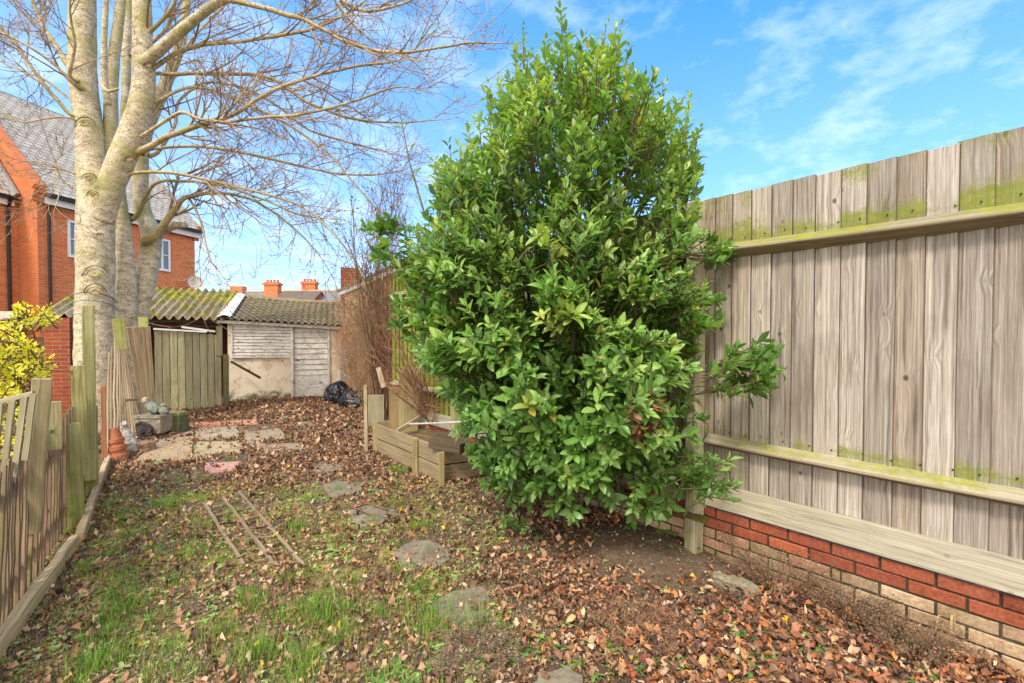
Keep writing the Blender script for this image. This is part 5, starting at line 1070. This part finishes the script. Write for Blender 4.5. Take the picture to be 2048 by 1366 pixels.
# ------------------------------------------------------------------ ground cover
SLPOLY = [[(p.x, p.y) for p in (G(x, y) for x, y in pts)] for pts in [s[0] for s in SLABS] + [s[0] for s in ST2]]
def inpoly(X, Y, poly):
    ins = np.zeros(len(X), bool); n = len(poly); j = n - 1
    for i in range(n):
        xi, yi = poly[i]; xj, yj = poly[j]; c = ((yi > Y) != (yj > Y)) & (X < (xj - xi) * (Y - yi) / (yj - yi + 1e-12) + xi); ins ^= c; j = i
    return ins
def onslab(X, Y):
    m = np.zeros(len(X), bool)
    for p in SLPOLY: m |= inpoly(X, Y, p)
    return m
def garden(n, y0=1.3, y1=10.8):
    """random ground points between the two fences and in view"""
    Xs = []; Ys = []; tot = 0
    while tot < n:
        Y = y0 + (y1 - y0) * rng.random(n * 2) ** 1.55; X = rng.uniform(-8, 3, n * 2)
        ok = ((X - FP.x) * FN.x + (Y - FP.y) * FN.y < .0) | ((Y > 6.6) & ((X - OA.x) * ON.x + (Y - OA.y) * ON.y < -.03))
        ok &= ((X - LF0.x) * LFn.x + (Y - LF0.y) * LFn.y < .05) | (Y > 5.8)
        ok &= (X > -7.2) & (np.abs(X) < 1.2 * Y + .2)
        fs = (X - SL.x) * SN.x + (Y - SL.y) * SN.y; ok &= fs < -.02
        ok &= ~((X > K0.x - .0) & (fence_d(X, Y) > fence_d(K0.x, K0.y)) & (Y > 4.75) & (Y < 6.2) )
        Xs.append(X[ok]); Ys.append(Y[ok]); tot += ok.sum()
    return np.concatenate(Xs)[:n], np.concatenate(Ys)[:n]
def nz(X, Y, s, o=0.): return np.array([noise.noise(Vector((x * s + o, y * s - o, o))) for x, y in zip(X, Y)])
def bare(X, Y): return np.exp(-(((X - 1.0) / .62) ** 2 + ((Y - 3.15) / .46) ** 2) * 1.1)
def grassy(X, Y):    # where the turf still grows: the near left and middle
    return np.clip((.45 - X) / .9, 0, 1) * np.clip((5.4 - Y) / 1.3, 0, 1)
Z = lambda X, Y: np.array([gz(x, y) for x, y in zip(X, Y)])
PALB = [(.33, .18, .09), (.44, .26, .145), (.20, .10, .06), (.58, .40, .26), (.11, .058, .04), (.36, .195, .10), (.48, .30, .18), (.15, .08, .052), (.28, .14, .08)]
PALO = [(.44, .15, .045), (.54, .22, .08), (.34, .11, .045), (.24, .09, .05), (.60, .30, .13), (.14, .065, .05), (.40, .17, .09), (.18, .08, .05)]
n_ = 62000; X, Y = garden(n_); keep = rng.random(n_)
dens = 1 - .38 * grassy(X, Y); dens *= 1 - .95 * np.clip(bare(X, Y) * 1.5, 0, 1); dens *= np.where(onslab(X, Y), np.where(Y < 5.35, .30, .12), 1); dens *= np.clip(.85 + .9 * nz(X, Y, 1.3), .15, 1)
m = keep < dens; X = X[m]; Y = Y[m]; n_ = len(X); zz = Z(X, Y)
orange = (rng.random(n_) < np.clip((X + .1) / 1.0, 0, 1) * np.clip((4.4 - Y) / .8, 0, 1) * .85)
C = np.where(orange[:, None], pick(PALO + PALB, n_, .25), pick(PALB, n_, .25)); yl = rng.random(n_) < .004; C[yl, :3] = (.75, .45, .04)
size = np.where(orange, rng.uniform(.035, .075, n_), .022 + .055 * rng.random(n_) ** 1.6) * np.clip(.75 + (Y - 2) * .04, .75, 1.0) * (1 - .12 * grassy(X, Y))
tilt = rng.normal(0, .75, (n_, 3)); Uv = tilt + [0, 0, 1.1]; Dv = rng.normal(0, 1, (n_, 3)) * [1, 1, .28]
wid = size * np.where(orange, rng.uniform(.38, .55, n_), rng.uniform(.5, 1.0, n_))
v1 = leaf_geo(np.stack([X, Y, zz + rng.uniform(.006, .034, n_)], 1), Dv, Uv, size, wid, rng.uniform(-.9, 1.7, n_), rng.uniform(-1.9, 1.9, n_), C, wav=.6, torn=.6)
o = bulk('leaf_litter', [v1], LITTER); tag(o, 'brown and orange fallen leaves covering the ground', 'leaves', kind='stuff'); print('litter', n_)
n_ = 16000; X, Y = garden(n_, 1.3, 3.9); m = rng.random(n_) < np.clip((X + .3) / .8, 0, 1) * (1 - np.clip(bare(X, Y) * 2.2, 0, 1)) * np.where(onslab(X, Y), .1, 1) * np.clip(.7 + 1.2 * nz(X, Y, 1.9, 3.), .2, 1); X = X[m]; Y = Y[m]; n_ = len(X)
s_ = rng.uniform(.03, .07, n_)
v1 = leaf_geo(np.stack([X, Y, Z(X, Y) + rng.uniform(.012, .045, n_)], 1), rng.normal(0, 1, (n_, 3)) * [1, 1, .22], rng.normal(0, .5, (n_, 3)) + [0, 0, 1], s_, s_ * rng.uniform(.36, .52, n_), rng.uniform(-.5, 1.1, n_), rng.uniform(-1.1, 1.1, n_), pick(PALO + PALB, n_, .35), wav=.45, torn=.2)
tag(bulk('orange_leaf_litter', [v1], LITTER, smooth=True), 'orange and russet fallen laurel leaves along the right of the garden', 'leaves', kind='stuff')
# crumbs: small torn bits
n_ = 36000; X, Y = garden(n_, 1.3, 8); m = rng.random(n_) < (1 - .7 * np.clip(bare(X, Y) * 1.3, 0, 1)) * np.where(onslab(X, Y), .10, 1); X = X[m]; Y = Y[m]; n_ = len(X); s_ = rng.uniform(.008, .024, n_)
v1 = leaf_geo(np.stack([X, Y, Z(X, Y) + rng.uniform(.004, .02, n_)], 1), rng.normal(0, 1, (n_, 3)) * [1, 1, .5], rng.normal(0, .7, (n_, 3)) + [0, 0, 1], s_, s_ * .7, rng.uniform(-1, 1, n_), rng.uniform(-1, 1, n_), pick([(.28, .19, .13), (.36, .25, .18), (.20, .13, .09), (.44, .34, .25)], n_, .3), wav=.4)
tag(bulk('leaf_debris', [v1], LITTER), 'fine crumbled leaf debris on the soil', 'debris', kind='stuff')
# grass
def blades(X, Y, h, w_, col, lean=.5):
    n = len(X); a = rng.uniform(0, 6.28, n); ld = np.stack([np.cos(a), np.sin(a), np.zeros(n)], 1); sd_ = np.stack([-np.sin(a), np.cos(a), np.zeros(n)], 1); B_ = np.stack([X, Y, Z(X, Y) - .003], 1)
    ln = rng.uniform(.1, 1., n)[:, None] * lean; rows = []
    for k, ww in ((0, 1.), (.4, .85), (.75, .5), (1., .06)):
        c_ = B_ + ld * (h[:, None] * ln * k ** 1.8) + np.array([0, 0, 1]) * (h[:, None] * k * (1 - .25 * ln * k)); rows += [c_ + sd_ * w_ * ww / 2, c_ - sd_ * w_ * ww / 2]
    Vv = np.stack(rows, 1).reshape(-1, 3); f = np.array([(0, 1, 3, 2), (2, 3, 5, 4), (4, 5, 7, 6)]); Fc = (f[None] + (np.arange(n) * 8)[:, None, None]).reshape(-1, 4)
    return Vv, Fc, np.repeat(col, 8, 0)
GRP = [(.28, .42, .06), (.36, .50, .08), (.44, .54, .12), (.18, .32, .04), (.54, .54, .18)]; STR = [(.50, .42, .22), (.42, .34, .16), (.36, .30, .12)]
n_ = 110000; X, Y = garden(n_, 1.3, 5.6); dn = grassy(X, Y) * np.clip(.34 + 1.8 * nz(X, Y, 2.3, 4.), 0, 1); m = (rng.random(n_) < dn) & ~onslab(X, Y); X = X[m]; Y = Y[m]
dry = rng.random(len(X)) < .35; col = np.where(dry[:, None], pick(STR, len(X)), pick(GRP, len(X))); g1 = blades(X, Y, rng.uniform(.02, .055, len(X)), rng.uniform(.0015, .003, len(X))[:, None], col, .9); print('grass', len(X))
# tufts
TX = []; TY = []; TH = []; TC = []
tufts = [(235, 1310, 1.3), (250, 1180, 1.), (640, 1240, 1.3), (620, 1235, 1.2), (870, 1235, 1.5), (945, 1255, 1.2), (860, 1270, 1.2), (330, 1020, 1.2), (345, 1008, 1.1), (245, 1050, .9), (390, 1110, 1.2), (800, 950, 1.2), (790, 945, 1.), (600, 1060, .8), (500, 1330, 1.3), (540, 1310, 1.1), (700, 1165, .7), (590, 1055, .8), (300, 1110, .9), (440, 1270, 1.), (220, 1230, .9), (180, 1345, 1.2), (320, 930, .8), (460, 925, .7), (1000, 1260, .8), (610, 1350, 1.1)] + [(random.uniform(120, 900), random.uniform(980, 1360), random.uniform(.5, 1.)) for _ in range(60)]
for (x, y, s_) in tufts:
    c = G(x, y); k = int(150 * s_); a = rng.normal(0, .055 * s_, k); b = rng.normal(0, .045 * s_, k); TX.append(c.x + a); TY.append(c.y + b); TH.append(rng.uniform(.05, .12, k) * s_); 
    cc = pick([(.16, .34, .03), (.22, .42, .05), (.12, .26, .03), (.36, .48, .09)], k); TC.append(cc)
TX = np.concatenate(TX); TY = np.concatenate(TY); TH = np.concatenate(TH); TC = np.concatenate(TC)
g2 = blades(TX, TY, TH, np.full((len(TX), 1), .0022), TC, .7)
n_ = 60000; X, Y = garden(n_, 1.3, 6.0); m = (rng.random(n_) < .10 + .5 * grassy(X, Y)) & ~onslab(X, Y) & (bare(X, Y) < .25); X = X[m]; Y = Y[m]
g3 = blades(X, Y, rng.uniform(.03, .075, len(X)), rng.uniform(.0018, .0032, len(X))[:, None], pick([(.56, .45, .24), (.46, .36, .18), (.38, .34, .12), (.30, .34, .08), (.62, .50, .30)], len(X)), 1.0)
g3[0][:, 2] = Z(g3[0][:, 0], g3[0][:, 1]) + (g3[0][:, 2] - Z(g3[0][:, 0], g3[0][:, 1])) * .38
tag(bulk('grass', [g1, g2, g3], GRASS), 'patchy short green grass with taller tufts', 'grass', kind='stuff')
# moss cushions and broadleaf weeds
def rosette(X, Y, lsz, cnt, pal, tip=.35):
    Os = []; Ds = []; Us = []; Ls = []; Cs = []
    for x, y in zip(X, Y):
        s_ = lsz * random.uniform(.6, 1.25); k = random.randint(*cnt); ph = random.random() * 6.28; c = np.array(random.choice(pal)) * random.uniform(.8, 1.2); z = gz(x, y)
        for i in range(k):
            a = ph + i * 2.399; r = .3 + .7 * (i / k); Os.append((x, y, z + .012)); Ds.append((math.cos(a), math.sin(a), random.uniform(.25, .9) * (1.2 - r))); Us.append((0, 0, 1)); Ls.append(s_ * r * random.uniform(.8, 1.2)); Cs.append([*np.clip(c * random.uniform(.85, 1.15), 0, 1), 0])
    Os, Ds, Us, Ls, Cs = map(np.array, (Os, Ds, Us, Ls, Cs)); n = len(Os)
    return leaf_geo(Os, Ds, Us.astype(float), Ls, Ls * rng.uniform(.22, .42, n), rng.uniform(0, .4, n), rng.uniform(0, .7, n), Cs, wav=.2)
n_ = 5200; X, Y = garden(n_, 1.3, 5.2); dn = np.clip(.10 + .9 * grassy(X, Y), 0, 1) * np.clip(.35 + 1.6 * nz(X, Y, 1.9, 11.), 0, 1); m = (rng.random(n_) < dn) & ~onslab(X, Y); X = X[m]; Y = Y[m]
r1 = rosette(X, Y, .045, (5, 10), [(.34, .52, .12), (.44, .58, .18), (.26, .44, .10), (.50, .60, .22)])
spots = [(G(random.gauss(x, r), random.gauss(y, r * .5))) for (x, y, r, k) in ((1480, 1345, 50, 10), (1290, 1330, 60, 9), (1200, 1300, 50, 7), (950, 1340, 40, 6), (820, 1345, 40, 6), (1520, 1290, 30, 4), (1800, 1350, 50, 7), (1620, 1290, 30, 4), (1050, 1290, 40, 5), (1330, 1280, 60, 3)) for _ in range(k * 2)]
r2 = rosette([p.x for p in spots], [p.y for p in spots], .055, (7, 13), [(.14, .32, .05), (.22, .40, .08), (.10, .25, .05)])
tag(bulk('weeds', [r1, r2], GRASS, smooth=True), 'small broadleaf weeds scattered through the grass and leaves', 'weeds', kind='stuff')
for (x, y, s_, lab) in ((1262, 1085, .08, 'small ragged dandelion on bare soil, left of the larger one'), (1330, 1092, .11, 'larger dandelion on bare soil left of the fence post'), (1300, 1112, .05, 'tiny green seedling on the bare soil in front of the dandelions'), (1332, 1195, .06, 'small bright green clover clump at the edge of the bare soil')):
    p = G(x, y); v1 = rosette([p.x], [p.y], s_ * 1.1, (9, 12), [(.20, .34, .08)]); v1[0][:, 2] += .02; o = bulk('weed_plant', [v1], GRASS, smooth=True); tag(o, lab, 'weed', 'weeds on the bare soil')
n_ = 9000; X, Y = garden(n_, 1.3, 5.0); m = (rng.random(n_) < grassy(X, Y) * np.clip(nz(X, Y, 2.7, 31.) * 3, 0, 1)); X = X[m]; Y = Y[m]; n_ = len(X)
X = np.repeat(X, 12) + rng.normal(0, .016, n_ * 12); Y = np.repeat(Y, 12) + rng.normal(0, .016, n_ * 12); n_ = len(X)
v1 = leaf_geo(np.stack([X, Y, Z(X, Y) + .001], 1), rng.normal(0, .5, (n_, 3)) + [0, 0, 1], rng.normal(0, 1, (n_, 3)), rng.uniform(.008, .018, n_), rng.uniform(.004, .007, n_), np.full(n_, .3), rng.uniform(-.4, .4, n_), pick([(.38, .44, .05), (.30, .37, .04), (.48, .48, .08)], n_))
tag(bulk('moss', [v1], GRASS), 'yellow green moss on the soil', 'moss', kind='stuff')
# dry brown plants along the wall
def dryplant(px, py, r, h, n, label, col=(.30, .18, .12), name='dead_plant', dens=1.):
    b = G(px, py); e = empty(name, b, label, 'dead plant'); q = MB(); pts = []
    for _ in range(n):
        a = random.uniform(0, 6.28); rr = r * random.random() ** .6; tip = b + V3(math.cos(a) * rr, math.sin(a) * rr, h * random.uniform(.35, 1)); s_ = b + V3(math.cos(a) * rr * .4, math.sin(a) * rr * .4, 0)
        if fence_d(tip.x, tip.y) > -.02: continue
        mid = s_.lerp(tip, .6) + V3(random.uniform(-.02, .02), random.uniform(-.02, .02), .02); q.tube([s_, mid, tip], [.0018, .0014, .0008], 3, col=tuple(c * random.uniform(.7, 1.3) for c in col), cap=False)
        for k in range(4): t_ = mid.lerp(tip, random.random()); d_ = V3(random.uniform(-1, 1), random.uniform(-1, 1), random.uniform(-.3, 1)).normalized() * random.uniform(.02, .05); q.tube([t_, t_ + d_], [.001, .0006], 3, col=col, cap=False); pts += [t_ + d_, t_]
    q.build('stems', TWIG, e)
    if pts:
        n_ = int(len(pts) * 1.2 * dens); idx = rng.integers(0, len(pts), n_); O_ = np.array([list(pts[i]) for i in idx]) + rng.normal(0, .012, (n_, 3))
        v, f, c = leaf_geo(O_, rng.normal(0, 1, (n_, 3)), rng.normal(0, 1, (n_, 3)), rng.uniform(.006, .016, n_), rng.uniform(.003, .009, n_), rng.uniform(0, .6, n_), rng.uniform(-1, 1, n_), pick([col, tuple(c * .7 for c in col), tuple(min(1, c * 1.3) for c in col)], n_, .3)); bulk('dry_leaves', [(v, f, c)], LITTER, e)
dryplant(1560, 1170, .34, .28, 230, 'bushy brown dried plant in front of the cream bricks, nearest the fence post', (.22, .15, .09))
dryplant(1700, 1225, .30, .22, 220, 'low brown dried plant against the cream bricks, middle of the three clumps', (.21, .14, .085))
dryplant(1830, 1300, .26, .18, 180, 'low brown dried plant at the bottom right against the brick wall', (.23, .15, .09))
dryplant(1440, 1105, .09, .18, 70, 'small orange brown dried tuft at the foot of the fence post', (.50, .27, .12), dens=.6)
dryplant(1345, 1065, .08, .13, 50, 'tiny orange dried tuft on the brick wall left of the fence post', (.52, .28, .13), dens=.6)
dryplant(960, 1310, .25, .06, 150, 'low mat of grey brown dry stems in the foreground centre', (.24, .18, .12))
dryplant(1270, 1255, .28, .06, 150, 'low mat of reddish brown dry stems among the orange leaves', (.28, .17, .10))
q = MB()
for k in range(9):
    b = G(1895 + random.uniform(-15, 15), 1290); x = random.uniform(-.06, .14); q.tube(smooth_path([b, b + V3(x * .3, -.02, .13), b + V3(x * .8, -.03, .17), b + V3(x * 1.2, -.04, .09)], 3), lerp_list([.0025, .002, .002, .001], 10), 4, col=(.62, .48, .26))
tag(q.build('dry_grass', TWIG), 'pale straw coloured grass stalks arching in front of the red bricks', 'dry grass')

# weathering of the cast ornaments: broken, pitted surfaces
dt = bpy.data.textures.new('pitting', 'CLOUDS'); dt.noise_scale = .035; dt.noise_depth = 3
for o in list(SC.objects):
    root = o
    while root.parent: root = root.parent
    if o.type == 'MESH' and root.get('category') in ('garden ornament', 'stone block', 'stone'):
        m_ = o.modifiers.new('sub', 'SUBSURF'); m_.levels = 2; m_.render_levels = 2; m_.subdivision_type = 'SIMPLE'
        m_ = o.modifiers.new('pits', 'DISPLACE'); m_.texture = dt; m_.strength = .035; m_.mid_level = .5; m_.texture_coords = 'GLOBAL'
